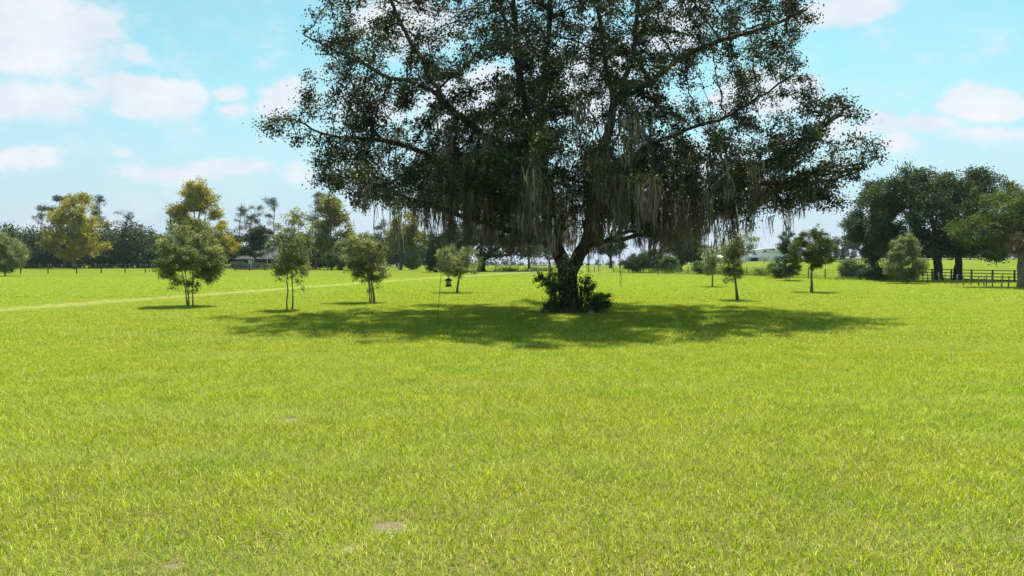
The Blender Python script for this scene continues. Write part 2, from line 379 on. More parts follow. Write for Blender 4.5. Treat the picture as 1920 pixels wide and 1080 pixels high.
def build_grass():
    rng = np.random.default_rng(5); mat = blade_material()
    src = bpy.data.collections.new('grass_sources')
    var = []
    def add(me):
        me.materials.append(mat); o = bpy.data.objects.new('t%03d' % len(var), me); src.objects.link(o); var.append(o); return len(var) - 1
    near = [add(blade_tile('near%d' % i, 2, 14500, .058, .0042, rng)) for i in range(4)]
    mid = [add(blade_tile('mid%d' % i, 2, 6800, .058, .0068, rng)) for i in range(3)]
    far = [add(blade_tile('far%d' % i, 4, 8200, .060, .015, rng)) for i in range(3)]
    P, R, I = [], [], []
    def ok(x, y, s): return abs(x) < .80 * (y + s) + 2.5
    for ty in range(3, 17, 2):
        for tx in range(-17, 18, 2):
            if not ok(abs(tx) - 1, ty, 1): continue
            loc = [(bx - tx, by - ty, br) for bx, by, br in BARE if abs(bx - tx) < 1.3 and abs(by - ty) < 1.3]
            if loc: I.append(add(blade_tile('bare%d' % len(var), 2, 14500, .058, .0042, rng, loc))); R.append(0)
            else: I.append(int(rng.choice(near))); R.append(rng.integers(4) * math.pi / 2)
            P.append((tx, ty, 0))
    for ty in range(19 - 2, 35, 2):
        for tx in range(-33, 34, 2):
            if ok(abs(tx) - 1, ty, 1): P.append((tx, ty, 0)); I.append(int(rng.choice(mid))); R.append(rng.integers(4) * math.pi / 2)
    for ty in range(36, 78, 4):
        for tx in range(-70, 71, 4):
            if ok(abs(tx) - 2, ty, 2): P.append((tx, ty, gz(tx, ty))); I.append(int(rng.choice(far))); R.append(rng.integers(4) * math.pi / 2)
    me = bpy.data.meshes.new('lawn_grass'); me.from_pydata(P, [], [])
    me.attributes.new('rot', 'FLOAT', 'POINT').data.foreach_set('value', np.array(R, np.float32))
    me.attributes.new('var', 'INT', 'POINT').data.foreach_set('value', np.array(I, np.int32))
    me.materials.append(mat)
    o = ident(link('lawn_grass', me), 'short yellow green lawn grass covering the whole paddock', 'grass', kind='stuff')
    ng = bpy.data.node_groups.new('grass', 'GeometryNodeTree')
    ng.interface.new_socket('Geometry', in_out='INPUT', socket_type='NodeSocketGeometry'); ng.interface.new_socket('Geometry', in_out='OUTPUT', socket_type='NodeSocketGeometry')
    n, l = ng.nodes, ng.links
    gi, go = n.new('NodeGroupInput'), n.new('NodeGroupOutput')
    ci = n.new('GeometryNodeCollectionInfo'); ci.inputs['Collection'].default_value = src; ci.inputs['Separate Children'].default_value = True; ci.inputs['Reset Children'].default_value = True
    ip = n.new('GeometryNodeInstanceOnPoints'); ip.inputs['Pick Instance'].default_value = True
    ar = n.new('GeometryNodeInputNamedAttribute'); ar.data_type = 'FLOAT'; ar.inputs['Name'].default_value = 'rot'
    ai = n.new('GeometryNodeInputNamedAttribute'); ai.data_type = 'INT'; ai.inputs['Name'].default_value = 'var'
    cx = n.new('ShaderNodeCombineXYZ'); l.new(ar.outputs['Attribute'], cx.inputs[2])
    l.new(gi.outputs[0], ip.inputs['Points']); l.new(ci.outputs[0], ip.inputs['Instance']); l.new(cx.outputs[0], ip.inputs['Rotation']); l.new(ai.outputs['Attribute'], ip.inputs['Instance Index'])
    l.new(ip.outputs[0], go.inputs[0])
    md = o.modifiers.new('grass', 'NODES'); md.node_group = ng
build_grass()
# ------------------------------------------------------------------ generic tree
def ell_points(ells, n, rng, freq, thr, edge=.5):
    out = []; wts = np.array([e[3] * e[4] * e[5] * (e[6] if len(e) > 6 else 1) for e in ells]); wts = wts / wts.sum(); off = rng.uniform(0, 100, 3)
    guard = 0
    while len(out) < n and guard < n * 60:
        guard += 1
        e = ells[rng.choice(len(ells), p=wts)]; d = rng.normal(size=3); d /= np.linalg.norm(d); r = rng.random() ** (1 / 3 * edge * 2 if edge else 1 / 3)
        p = np.array(e[:3]) + d * r * np.array(e[3:6])
        if p[2] < .15: continue
        if noise.noise(Vector(p * freq + off)) < thr: continue
        out.append(p)
    return np.array(out)

def grow(stems, ells, n_tw, lpt, spread, rng, freq=.5, thr=-.15, edge=.6, twig_r=.012, lift=.12, prim=.14, sides=6, branch_k=.022):
    """wood mesh builder, leaf centres and leaf tints. stems: (points, r0, r1)"""
    mb = MB(); S, SR = [], []
    rr = random.Random(int(rng.integers(1e9)))
    for pts, r0, r1 in stems:
        P = [Vector(p) for p in pts]; n = len(P)
        mb.tube(P, [r0 * (1 + (.35 if i == 0 else 0)) + (r1 - r0) * (i / (n - 1)) for i in range(n)], sides, True, .10, rr)
        for i in range(n - 1):
            for q in range(6):
                S.append(np.array(P[i].lerp(P[i + 1], q / 6)))
    tips = ell_points(ells, n_tw, rng, freq, thr, edge)
    S = np.array(S); npr = max(4, int(len(tips) * prim)); C, T = [], []
    zmin = min(e[2] - e[5] for e in ells)
    for k, e in enumerate(tips):
        v = e - S; d = np.linalg.norm(v, axis=1) + 1.1 * np.maximum(0, S[:, 2] - e[2] + .25 * np.linalg.norm(v[:, :2], axis=1)); j = int(np.argmin(d)); s = S[j]
        L = np.linalg.norm(e - s) + 1e-6; mid = (s + e) / 2 + np.array([0, 0, lift * L]) + rng.normal(size=3) * .06 * L
        ts = np.linspace(0, 1, 5)[:, None]; pts = (1 - ts) ** 2 * s + 2 * ts * (1 - ts) * mid + ts ** 2 * e
        r0 = min(twig_r + branch_k * L * (1.6 if k < npr else .6), .5)
        mb.tube([tuple(p) for p in pts], list(np.linspace(r0, twig_r * .6, 5)), 4 if k < npr else 3, False)
        if k < npr: S = np.vstack([S, pts[1:], (pts[1:-1] + pts[2:]) / 2])
        t = rng.beta(3, 1.4, lpt)[:, None] * .75 + .3
        q = (1 - t) ** 2 * s + 2 * t * (1 - t) * mid + t ** 2 * e + rng.normal(size=(lpt, 3)) * spread * np.array([1, 1, .75])
        C.append(q); T.append(np.clip(rng.beta(2, 2, lpt) + rng.normal() * .15, 0, 1))
    C = np.concatenate(C); T = np.concatenate(T); k = C[:, 2] > .06
    return mb, C[k], T[k]

def tree(name, label, cat, x, y, stems, ells, n_tw, lpt, spread, lsize, leaf, bark, seed, group=None, wid=.5, bias=.6, droop=0, rotz=0, crown='crown', trunk='trunk', **kw):
    rng = np.random.default_rng(seed); root = thing(name, label, cat, (x, y, gz(x, y)), rotz, group)
    mb, C, T = grow(stems, ells, n_tw, lpt, spread, rng, **kw)
    mb.build(trunk, M[bark], root, True)
    link(crown, leaf_mesh(crown, C, lsize, wid, rng, T, bias, droop), LM[leaf], root)
    return root

def stem(h, lean=(0, 0), bow=.05, n=6, rng=None, base=(0, 0)):
    rng = rng or random.Random(1)
    return [(base[0] + lean[0] * (i / n) ** 1.2 + (rng.uniform(-bow, bow) if 0 < i else 0), base[1] + lean[1] * (i / n) ** 1.2 + (rng.uniform(-bow, bow) if 0 < i else 0), h * i / n - (.08 if i == 0 else 0)) for i in range(n + 1)]

# ------------------------------------------------------------------ the live oak
OX, OY = W(1070, 26.1), 26.1

def build_oak():
    rng = np.random.default_rng(11); rr = random.Random(11)
    def L(px, py, dy):
        D = OY + dy; return np.array([(px - 960) / F * D - OX, dy, CAMZ + (HZ - py) / F * D])
    limbs = [
        [(1068, 590, 0), (1067, 560, 0), (1065, 535, 0), (1066, 512, 0)],
        [(1066, 512, 0), (1050, 480, .2), (1040, 450, .4), (1034, 415, .6), (1030, 380, .6), (1022, 340, .5), (1010, 290, .3), (998, 240, 0), (985, 190, -.3), (975, 130, -.6), (968, 60, -.8), (960, -20, -.8), (952, -90, -.8)],
        [(998, 240, 0), (970, 130, .8), (950, 55, 1.2), (935, 0, 1.5), (920, -70, 1.8)],
        [(1010, 290, .3), (1017, 210, -.8), (1022, 150, -1.2), (1022, 110, -1.5), (1030, 50, -1.8), (1035, -20, -2), (1045, -90, -2)],
        [(1022, 340, .5), (985, 300, -.8), (945, 278, -1.5), (915, 262, -2), (878, 231, -2.5), (855, 214, -3), (831, 192, -3.2), (806, 167, -3.4), (762, 150, -3.5), (720, 142, -3.4), (680, 118, -3), (640, 100, -2.6), (600, 80, -2.2), (570, 65, -2)],
        [(831, 192, -3.2), (800, 130, -2.8), (770, 80, -2.5), (745, 30, -2.2), (725, -20, -2)],
        [(1034, 415, .6), (990, 385, 1), (940, 350, 1.8), (880, 325, 2.3), (820, 300, 2.2), (760, 272, 1.8), (705, 262, 1.4), (664, 259, 1), (603, 250, .5), (560, 228, 0), (520, 225, -.2), (495, 235, -.3)],
        [(720, 264, 1.5), (698, 240, 1.2), (680, 208, 1), (665, 170, 1), (650, 135, 1)],
        [(1052, 484, .1), (1030, 462, -.8), (1000, 448, -1.8), (960, 435, -3), (900, 415, -4), (840, 395, -5), (780, 375, -5.5), (730, 355, -5.6), (690, 335, -5.4)],
        [(1040, 450, .4), (1030, 415, -1.5), (1020, 395, -3.5), (1005, 370, -5.5), (985, 340, -7.5)],
        [(1045, 465, .3), (1048, 440, 2), (1040, 425, 4), (1020, 415, 6.5), (1000, 405, 8.5)],
        [(1022, 340, .5), (990, 330, 2.5), (950, 315, 4.5), (900, 300, 6.2), (850, 285, 7)],
        [(1066, 512, 0), (1080, 490, 0), (1095, 465, -.1), (1105, 440, -.3), (1108, 410, -.5), (1112, 370, -.6), (1120, 330, -.6), (1130, 290, -.6), (1140, 250, -.6), (1147, 215, -.6), (1151, 194, -.6), (1145, 165, -.5), (1136, 133, -.4), (1130, 90, -.2), (1127, 50, 0), (1120, 0, .2), (1118, -60, .3)],
        [(1151, 194, -.6), (1167, 153, -.8), (1180, 120, -.8), (1189, 97, -.7), (1190, 60, -.6), (1194, 20, -.5), (1202, -30, -.4), (1212, -80, -.3)],
        [(1151, 194, -.6), (1175, 180, -1), (1211, 158, -1.4), (1250, 130, -2), (1285, 105, -2.3), (1330, 85, -2.6), (1369, 72, -2.8), (1410, 60, -2.8), (1433, 53, -2.7), (1470, 38, -2.5), (1505, 22, -2.4)],
        [(1120, 330, -.6), (1145, 325, 1), (1163, 320, 1.5), (1190, 295, 2), (1211, 278, 2.4), (1260, 255, 2.8), (1310, 235, 3), (1360, 220, 3.2), (1410, 190, 3.2), (1450, 165, 3), (1490, 138, 2.8)],
        [(1108, 410, -.5), (1150, 405, -1), (1200, 395, -1.8), (1260, 375, -2.4), (1320, 365, -2.7), (1366, 352, -2.8), (1421, 310, -2.8), (1470, 291, -2.6), (1520, 255, -2.2), (1560, 225, -2), (1580, 210, -1.8)],
        [(1366, 352, -2.8), (1400, 346, -2.8), (1444, 343, -2.8), (1492, 343, -2.7), (1524, 362, -2.6), (1557, 375, -2.4), (1580, 392, -2.2)],
        [(1492, 343, -2.7), (1540, 340, -2.4), (1589, 328, -2), (1625, 308, -1.5)],
        [(1095, 465, -.1), (1130, 455, 1), (1180, 445, 2.2), (1240, 430, 3.2), (1300, 415, 4), (1350, 400, 4.3), (1390, 385, 4.3)],
        [(1105, 440, -.3), (1120, 415, -2), (1135, 390, -4), (1150, 365, -6), (1170, 335, -7.5)],
        [(1112, 370, -.6), (1130, 350, 2), (1150, 335, 4), (1175, 320, 6), (1200, 310, 7.5)],
        [(1095, 465, -.1), (1140, 448, -1.8), (1200, 428, -3.5), (1265, 405, -5), (1325, 385, -5.5)],
    ]
    step = .26
    pos, par = [], []
    def nearest(p):
        P = np.array(pos); return int(np.argmin(((P - p) ** 2).sum(1)))
    for li, lm in enumerate(limbs):
        P = [L(*q) for q in lm]
        cur = -1 if li == 0 else nearest(P[0])
        if li == 0: pos.append(P[0]); par.append(-1); cur = 0
        prev = pos[cur]
        # Catmull-Rom resample
        Q = [prev] + P[1:]; Q = [2 * Q[0] - Q[1]] + Q + [2 * Q[-1] - Q[-2]]
        for i in range(1, len(Q) - 2):
            a, b, c, d = Q[i - 1], Q[i], Q[i + 1], Q[i + 2]; n = max(1, int(np.linalg.norm(c - b) / step))
            for k in range(1, n + 1):
                t = k / n; p = .5 * (2 * b + (c - a) * t + (2 * a - 5 * b + 4 * c - d) * t * t + (3 * b - a - 3 * c + d) * t ** 3)
                if li and k < n: p = p + rng.normal(size=3) * .025
                pos.append(p); par.append(cur); cur = len(pos) - 1
    n_hand = len(pos)
    hand = np.array(pos)
    # attraction points
    A = []
    ells = [(-6.3, -.5, 5.3, 3.3, 4, 1.5, 1.5), (6.6, -1, 5.0, 3.3, 4, 1.4, 1.4), (0, -2.5, 4.6, 6.0, 5.0, 1.7, 1.8), (0, 0, 9.3, 7.2, 6.8, 5.6, 1), (-7.8, -.8, 10.2, 3.4, 3.6, 2.5, .9), (-7.7, 0, 6.9, 2.9, 3.2, 1.8, .9), (-4.5, 0, 5.6, 5.0, 6.0, 1.9, 1.5), (7.0, -.6, 10.6, 2.9, 3.6, 2.3, .9),
            (8.1, -1.2, 6.5, 2.7, 3.2, 1.9, .9), (5.5, 0, 5.4, 5.0, 6.2, 2.0, 1.4), (0, 0, 5.8, 6.5, 7.8, 2.3, 1.1), (0, -.5, 13.5, 6.5, 5.5, 2.4, .5)]
    off = np.array([3.1, 7.7, 1.3])
    wts = np.array([e[3] * e[4] * e[5] * e[6] for e in ells]); wts /= wts.sum()
    def inside(p):      # uneven outline of the crown: limits of the width at each height, as seen at the trunk's distance
        k = OY / max(OY + p[1], 8); h = CAMZ + (p[2] - CAMZ) * k; w = OX + p[0]; w = w * k - OX
        return np.interp(h, HL, WL) < w < np.interp(h, HR, WR)
    hh = lambda rows: [CAMZ + (HZ - q) / F * OY for q in reversed(rows)]; ww = lambda cols: [(q - 1070) / F * OY for q in reversed(cols)]
    HL, WL = hh([-200, 0, 60, 130, 200, 235, 300, 360, 420]), ww([640, 585, 545, 572, 505, 483, 545, 610, 650])
    HR, WR = hh([-200, 0, 20, 60, 95, 130, 200, 300, 380, 410]), ww([1460, 1535, 1560, 1520, 1470, 1540, 1635, 1700, 1660, 1560])
    while len(A) < N_ATTR:
        e = ells[rng.choice(len(ells), p=wts)]; d = rng.normal(size=3); d /= np.linalg.norm(d)
        p = np.array(e[:3]) + d * rng.random() ** .36 * np.array(e[3:6])
        if p[2] < 2.75 + .12 * abs(p[0]): continue
        if not inside(p): continue
        if math.hypot(p[0], p[1]) < 2.0 and p[2] < 6.5: continue
        if noise.noise(Vector(p * .42 + off)) + .45 * noise.noise(Vector(p * 1.1)) < (-.17 if p[2] < 5.3 else -.02 if math.hypot(p[0], p[1]) < 4.5 else .07): continue
        A.append(p)
    out = hand[(np.hypot(hand[:, 0], hand[:, 1]) > 3.0) & (hand[:, 2] > 3.3)]
    out = out[(out[:, 0] < 10.2) & (out[:, 0] > -10.6)]
    for h in out:
        for _ in range(3): A.append(h + rng.normal(size=3) * np.array([.75, .9, .6]) + np.array([0, 0, .2]))
    A = np.array([a for a in A if inside(a)]); alive = np.ones(len(A), bool)
    INF, KILL = 3.2, .42
    for it in range(46):
        kd = kdtree.KDTree(len(pos))
        for i, p in enumerate(pos): kd.insert(p, i)
        kd.balance(); acc = {}
        for ai in np.nonzero(alive)[0]:
            _, j, d = kd.find(A[ai])
            if d < KILL: alive[ai] = False; continue
            if d < INF or it > 12:
                v = (A[ai] - pos[j]) / d; a = acc.get(j)
                acc[j] = v if a is None else a + v
        if not acc: break
        for j, v in acc.items():
            n = np.linalg.norm(v)
            if n < 1e-4: continue
            v = v / n + rng.normal(size=3) * .22; v /= np.linalg.norm(v)
            pos.append(pos[j] + v * step); par.append(j)
    P = np.array(pos); par = np.array(par); n = len(P)
    kids = [[] for _ in range(n)]
    for i in range(1, n): kids[par[i]].append(i)
    rad = np.zeros(n); hs = np.zeros(n, int); q = 2.35
    tot = np.zeros(n)
    for i in range(n - 1, -1, -1):
        if not kids[i]: rad[i] = .010
        else:
            tot[i] = sum(rad[k] ** q for k in kids[i]); rad[i] = tot[i] ** (1 / q)
    rad *= TRUNK_R / rad[0]; rad = np.maximum(rad, .008)
    dep = P[:, 2]
    # chains -> tubes
    mb = MB(); stack = [(0, -1)]
    while stack:
        s, p0 = stack.pop(); ch = [] if p0 < 0 else [p0]; i = s
        while True:
            ch.append(i)
            if not kids[i]: break
            ks = sorted(kids[i], key=lambda k: -rad[k])
            for k in ks[1:]: stack.append((k, i))
            i = ks[0]
        R = [rad[k] for k in ch]
        if p0 >= 0: R[0] = min(R[0], R[1] * 1.25)
        R = [R[0]] + [(R[k - 1] + R[k] * 2 + R[min(k + 1, len(R) - 1)]) / 4 for k in range(1, len(R))]
        if p0 < 0:
            for k in range(len(ch)):
                z = P[ch[k]][2]; R[k] *= 1 + .35 * math.exp(-max(z, 0) / .35)
        r0 = R[0]; sd_ = 14 if r0 > .3 else 8 if r0 > .1 else 5 if r0 > .03 else 3
        mb.tube([tuple(P[k]) for k in ch], R, sd_, True, .07 if r0 > .1 else 0, rr)
    root = thing('live_oak', 'big spreading live oak hung with grey moss in the middle of the lawn', 'oak tree', (OX, OY, 0))
    mb.build('trunk', M['bark'], root, True)
    # leaves in tufts on thin twigs
    tw = np.nonzero((rad < .036) & (P[:, 2] > 2.5))[0]; rng.shuffle(tw)
    grid = {}; keep = []
    for i in tw:                       # tuft centres thinned to a minimum spacing
        p = P[i]; c = tuple((p / .33).astype(int)); okk = True
        for a in (-1, 0, 1):
            for b in (-1, 0, 1):
                for d in (-1, 0, 1):
                    for q in grid.get((c[0] + a, c[1] + b, c[2] + d), ()):
                        if ((P[q] - p) ** 2).sum() <   .33 ** 2: okk = False; break
                    if not okk: break
                if not okk: break
            if not okk: break
        if okk: grid.setdefault(c, []).append(i); keep.append(i)
    keep = np.array(keep); lum = np.array([noise.noise(Vector(P[i] * .7)) for i in keep]); cl = np.array([noise.noise(Vector(P[i] * .9) + Vector((9, 4, 2))) for i in keep])
    sz = rng.uniform(.10, .22, len(keep)); cnt = np.round(TUFT_N * np.clip(.92 + 2.2 * cl, .07, 2.3) * (sz / .16) ** 1.6 * rng.uniform(.5, 1.4, len(keep)) * np.where((P[keep][:, 2] < 4.3) & (np.abs(P[keep][:, 0]) < 7), .6, 1)).astype(int)
    idx = np.repeat(np.arange(len(keep)), cnt); C = P[keep][idx] + rng.normal(size=(len(idx), 3)) * np.array([1.05, 1.05, .75]) * sz[idx][:, None]
    T = np.clip(rng.beta(2.2, 2.2, len(idx)) + .3 * lum[idx] + (rng.normal(size=len(keep)) * .1)[idx], 0, 1)
    loose = np.repeat(tw, rng.poisson(5.0, len(tw))); C2 = P[loose] + rng.normal(size=(len(loose), 3)) * .12
    C = np.concatenate([C, C2]); T = np.concatenate([T, rng.beta(2.2, 2.2, len(C2))])
    link('crown', leaf_mesh('crown', C, .104, .55, rng, T, .5), LM['oak'], root)
    # spanish moss
    cand = np.nonzero((rad > .011) & (rad < .30) & (P[:, 2] > 2.9) & (P[:, 2] < 8.5) & (np.abs(P[:, 0]) < 8.3))[0]
    wt = np.exp(-((P[cand, 2] - 4.0) / 2.1) ** 2) * np.exp(-(P[cand, 0] / 6.0) ** 4) + .03
    pick = rng.choice(cand, N_MOSS, p=wt / wt.sum())
    VV, TT = [], []
    def strand(p, Ln, w0, tint, az):
        k = 7; t = np.linspace(0, 1, k); sway = np.cumsum(rng.normal(size=(k, 2)), 0) * (.012 + .022 * min(Ln, 1)) * Ln ** .5
        xy = p[:2] + sway; z = p[2] - t * Ln; w = w0 * np.clip(1.15 - t, .12, 1) ** .7 * rng.uniform(.55, 1.25, k); w[0] *= .6
        dx, dy = math.cos(az) * w / 2, math.sin(az) * w / 2
        a = np.stack([xy[:, 0] - dx, xy[:, 1] - dy, z], 1); b = np.stack([xy[:, 0] + dx, xy[:, 1] + dy, z], 1)
        VV.append(np.stack([a[:-1], b[:-1], b[1:], a[1:]], 1).reshape(-1, 3)); TT.extend([tint] * (k - 1))
    for i in pick:
        p = P[i]; f = math.exp(-max(0, p[2] - 4.0) / 2.2); Lc = rng.uniform(.35, 1.15) + rng.random() ** 3 * 1.6 * f
        Lc = min(Lc, p[2] - rng.uniform(1.9, 2.6)) if p[2] < 5 else Lc
        if Lc < .25: continue
        tb = rng.uniform(.15, .75)
        for s in range(int(rng.integers(9, 22))):
            if s < 7:
                o = rng.normal(size=3) * np.array([.12, .12, .05]); strand(p + o, Lc * rng.uniform(.45, 1.05), rng.uniform(.02, .05), float(np.clip(tb + rng.normal() * .15, 0, 1)), rng.uniform(0, math.pi))
            for q in range(2):
                t = rng.random() * .85; o = rng.normal(size=3) * np.array([.13, .13, .05]) * (1.15 - t) - np.array([0, 0, t * Lc]); strand(p + o, min(.2 + .5 * rng.random(), Lc * (1.05 - t)), rng.uniform(.015, .04), float(np.clip(tb + rng.normal() * .2, 0, 1)), rng.uniform(0, math.pi))
    for px, pb, dy, top in ((997, 524, -.5, 430), (1162, 546, -.3, 440), (1223, 526, .3, 440), (1127, 517, .4, 440), (935, 516, -.6, 420), (745, 470, -1, 350), (700, 445, -.4, 340), (1104, 520, .9, 470), (1145, 500, -.2, 440), (1075, 478, -.5, 400), (1235, 505, .2, 430), (965, 486, -1.5, 420)):
        a, b = L(px, top, dy), L(px, pb, dy)
        for s in range(5):
            strand(a + rng.normal(size=3) * .025, (a[2] - b[2]) * rng.uniform(.72, 1.0), .04, .3, rng.uniform(0, math.pi))
    VV = np.concatenate(VV); m = len(VV) // 4
    ident(link('spanish_moss', np_mesh('spanish_moss', VV, np.arange(4 * m).reshape(m, 4), np.array(TT)), LM['moss'], root), kind='stuff')

N_ATTR, TUFT_N, N_MOSS, TRUNK_R = 6400, 100, 690, .37
build_oak()

# ------------------------------------------------------------------ plants round the oak's foot
def shrub(name, label, px, D, w, h, leaf, seed, lsize=.07, n=60, lpt=45, group=None, cat='bush', spread=.07, bark='dark_bark', dpth=None, nst=4, wid=.5, low=.12, **kw):
    rg = random.Random(seed)
    st = [(stem(h * rg.uniform(.5, .75), (rg.uniform(-.35, .35) * w, rg.uniform(-.3, .3) * w), .02, 4, rg, (rg.uniform(-.1, .1) * w, rg.uniform(-.1, .1) * w)), .012 * h + .006, .006) for _ in range(nst)]
    d = dpth or w
    el = [(0, 0, h * (.5 + low / 2), w / 2, d / 2, h * (.5 - low / 2)), (w * .1, 0, h * .35, w * .5, d * .5, h * .33)]
    return tree(name, label, cat, W(px, D), D, st, el, n, lpt, spread, lsize, leaf, bark, seed, group, wid, crown='foliage', trunk='stem', **kw)

shrub('leafy_bush', 'low dark green bush at the left foot of the big oak', 1017, 25.5, .95, .95, 'bush', 21, .075, 70, 40)
shrub('leafy_bush', 'dark rounded bush sprawling right of the big oak trunk', 1118, 25.6, 1.15, .85, 'bush', 22, .07, 110, 40)
tree('seedling_tree', 'slender leafy seedling leaning left from the foot of the big oak', 'young tree', W(1046, 25.6), 25.6,
     [([(0, 0, -.05), (-.08, 0, .4), (-.2, 0, .8), (-.38, -.05, 1.15), (-.6, -.05, 1.4)], .035, .012), ([(.02, 0, -.05), (-.02, .02, .5), (-.05, .05, .9), (-.1, .05, 1.3)], .02, .01)],
     [(-.45, 0, 1.25, .5, .35, .33), (-.15, 0, .95, .3, .3, .4)], 38, 18, .06, .11, 'bush', 'dark_bark', 23, crown='foliage', trunk='stem')
tree('seedling_tree', 'thin leafy stem leaning right beside the big oak trunk', 'young tree', W(1089, 25.7), 25.7,
     [([(0, 0, -.05), (.06, 0, .45), (.16, 0, .8), (.2, 0, 1.05)], .045, .03), ([(-.02, 0, -.05), (.0, 0, .5), (.02, 0, .98)], .05, .04), ([(.05, 0, 0), (.25, 0, .6), (.4, 0, .95), (.6, 0, 1.1)], .02, .008)],
     [(.35, 0, .95, .42, .35, .33), (.2, 0, 1.3, .3, .25, .25)], 50, 20, .07, .085, 'bush', 'dark_bark', 24, crown='foliage', trunk='stem')
shrub('pale_bush', 'pale olive bush showing behind the left side of the oak trunk', 1036, 27.6, .8, 2.0, 'lime', 25, .06, 70, 45)

def build_vine():
    rng = np.random.default_rng(31); root = thing('climbing_vine', 'pale leaved vine climbing the front of the big oak trunk', 'vine', (OX, OY - .5, 0))
    mb = MB(); C = []
    for k in range(9):
        x0 = rng.uniform(-.4, .4); pts = [(x0 + .10 * math.sin(z * 2.1 + k) + z * rng.uniform(-.05, .09), .06 + .16 * (abs(x0) / .42) ** 2 - .02 * z + .05 * math.cos(z * 3 + k), z) for z in np.linspace(0, rng.uniform(1.3, 2.3), 8)]
        mb.tube(pts, list(np.linspace(.018, .006, 8)), 4)
        for p in pts[2:]: C.append(np.array(p) + rng.normal(size=(11, 3)) * np.array([.13, .09, .12]) - np.array([0, .07, 0]))
    C = np.concatenate(C); mb.build('stem', M['dark_bark'], root, True)
    link('foliage', leaf_mesh('foliage', C, .095, .6, rng, np.clip(rng.beta(1.6, 2.2, len(C)), 0, 1), .3), LM['vine'], root)
build_vine()

def blob(name, mat, c, size, seed, parent=None):
    import bmesh
    bm = bmesh.new(); bmesh.ops.create_icosphere(bm, subdivisions=3, radius=1)
    for v in bm.verts:
        k = 1 + .28 * noise.noise(v.co * 1.6 + Vector((seed, 0, 0))) + .08 * noise.noise(v.co * 5)
        v.co = Vector((c[0] + v.co.x * size[0] * k, c[1] + v.co.y * size[1] * k, c[2] + v.co.z * size[2] * k))
    me = bpy.data.meshes.new(name); bm.to_mesh(me); bm.free(); return link(name, me, mat, parent)
ident(blob('rock', M['rock'], (W(1107, 25.0), 25.0, .05), (.10, .09, .085), 4), 'small pinkish rock lying by the bush right of the oak', 'rock')

def ground_leaves(name, label, spots, leaf, seed, lsize, wid=.35, cat='weeds', kind='stuff', bias=.2):
    """spots: (x, y, radius x, radius y, height, count)"""
    rng = np.random.default_rng(seed); C = []
    for x, y, rx, ry, h, n in spots:
        a = rng.normal(size=(n, 2)) * np.array([rx, ry]) * .5; z = h * rng.random(n) ** 1.3 * np.exp(-(a[:, 0] / rx) ** 2 * .5) + .02
        px_, py_ = x + a[:, 0], y + a[:, 1]; C.append(np.stack([px_, py_, ground_z(px_, py_) + z], 1))
    C = np.concatenate(C)
    return ident(link(name, leaf_mesh(name, C, lsize, wid, rng, rng.beta(2, 2, len(C)), bias), LM[leaf]), label, cat, kind=kind)
ground_leaves('weeds', 'low dark weeds and leaf litter around the oak foot', [(OX + .2, OY - .75, 1.2, .5, .22, 900), (OX + .45, OY - .7, .5, .3, .3, 500), (OX - .9, OY - .5, .8, .5, .2, 500)], 'bush', 33, .06)
mb = MB(); rg = random.Random(3)
ring = [(OX + 1.35 * math.cos(a) * rg.uniform(.85, 1.1), OY - .1 + .85 * math.sin(a) * rg.uniform(.85, 1.1), .045) for a in np.linspace(0, 2 * math.pi, 33)[:-1]]
mb.v = ring + [(OX, OY - .1, .09)]; mb.f = [(i, (i + 1) % 32, 32) for i in range(32)]
ident(mb.build('soil_bed', M['soil'], smooth=True), kind='structure')

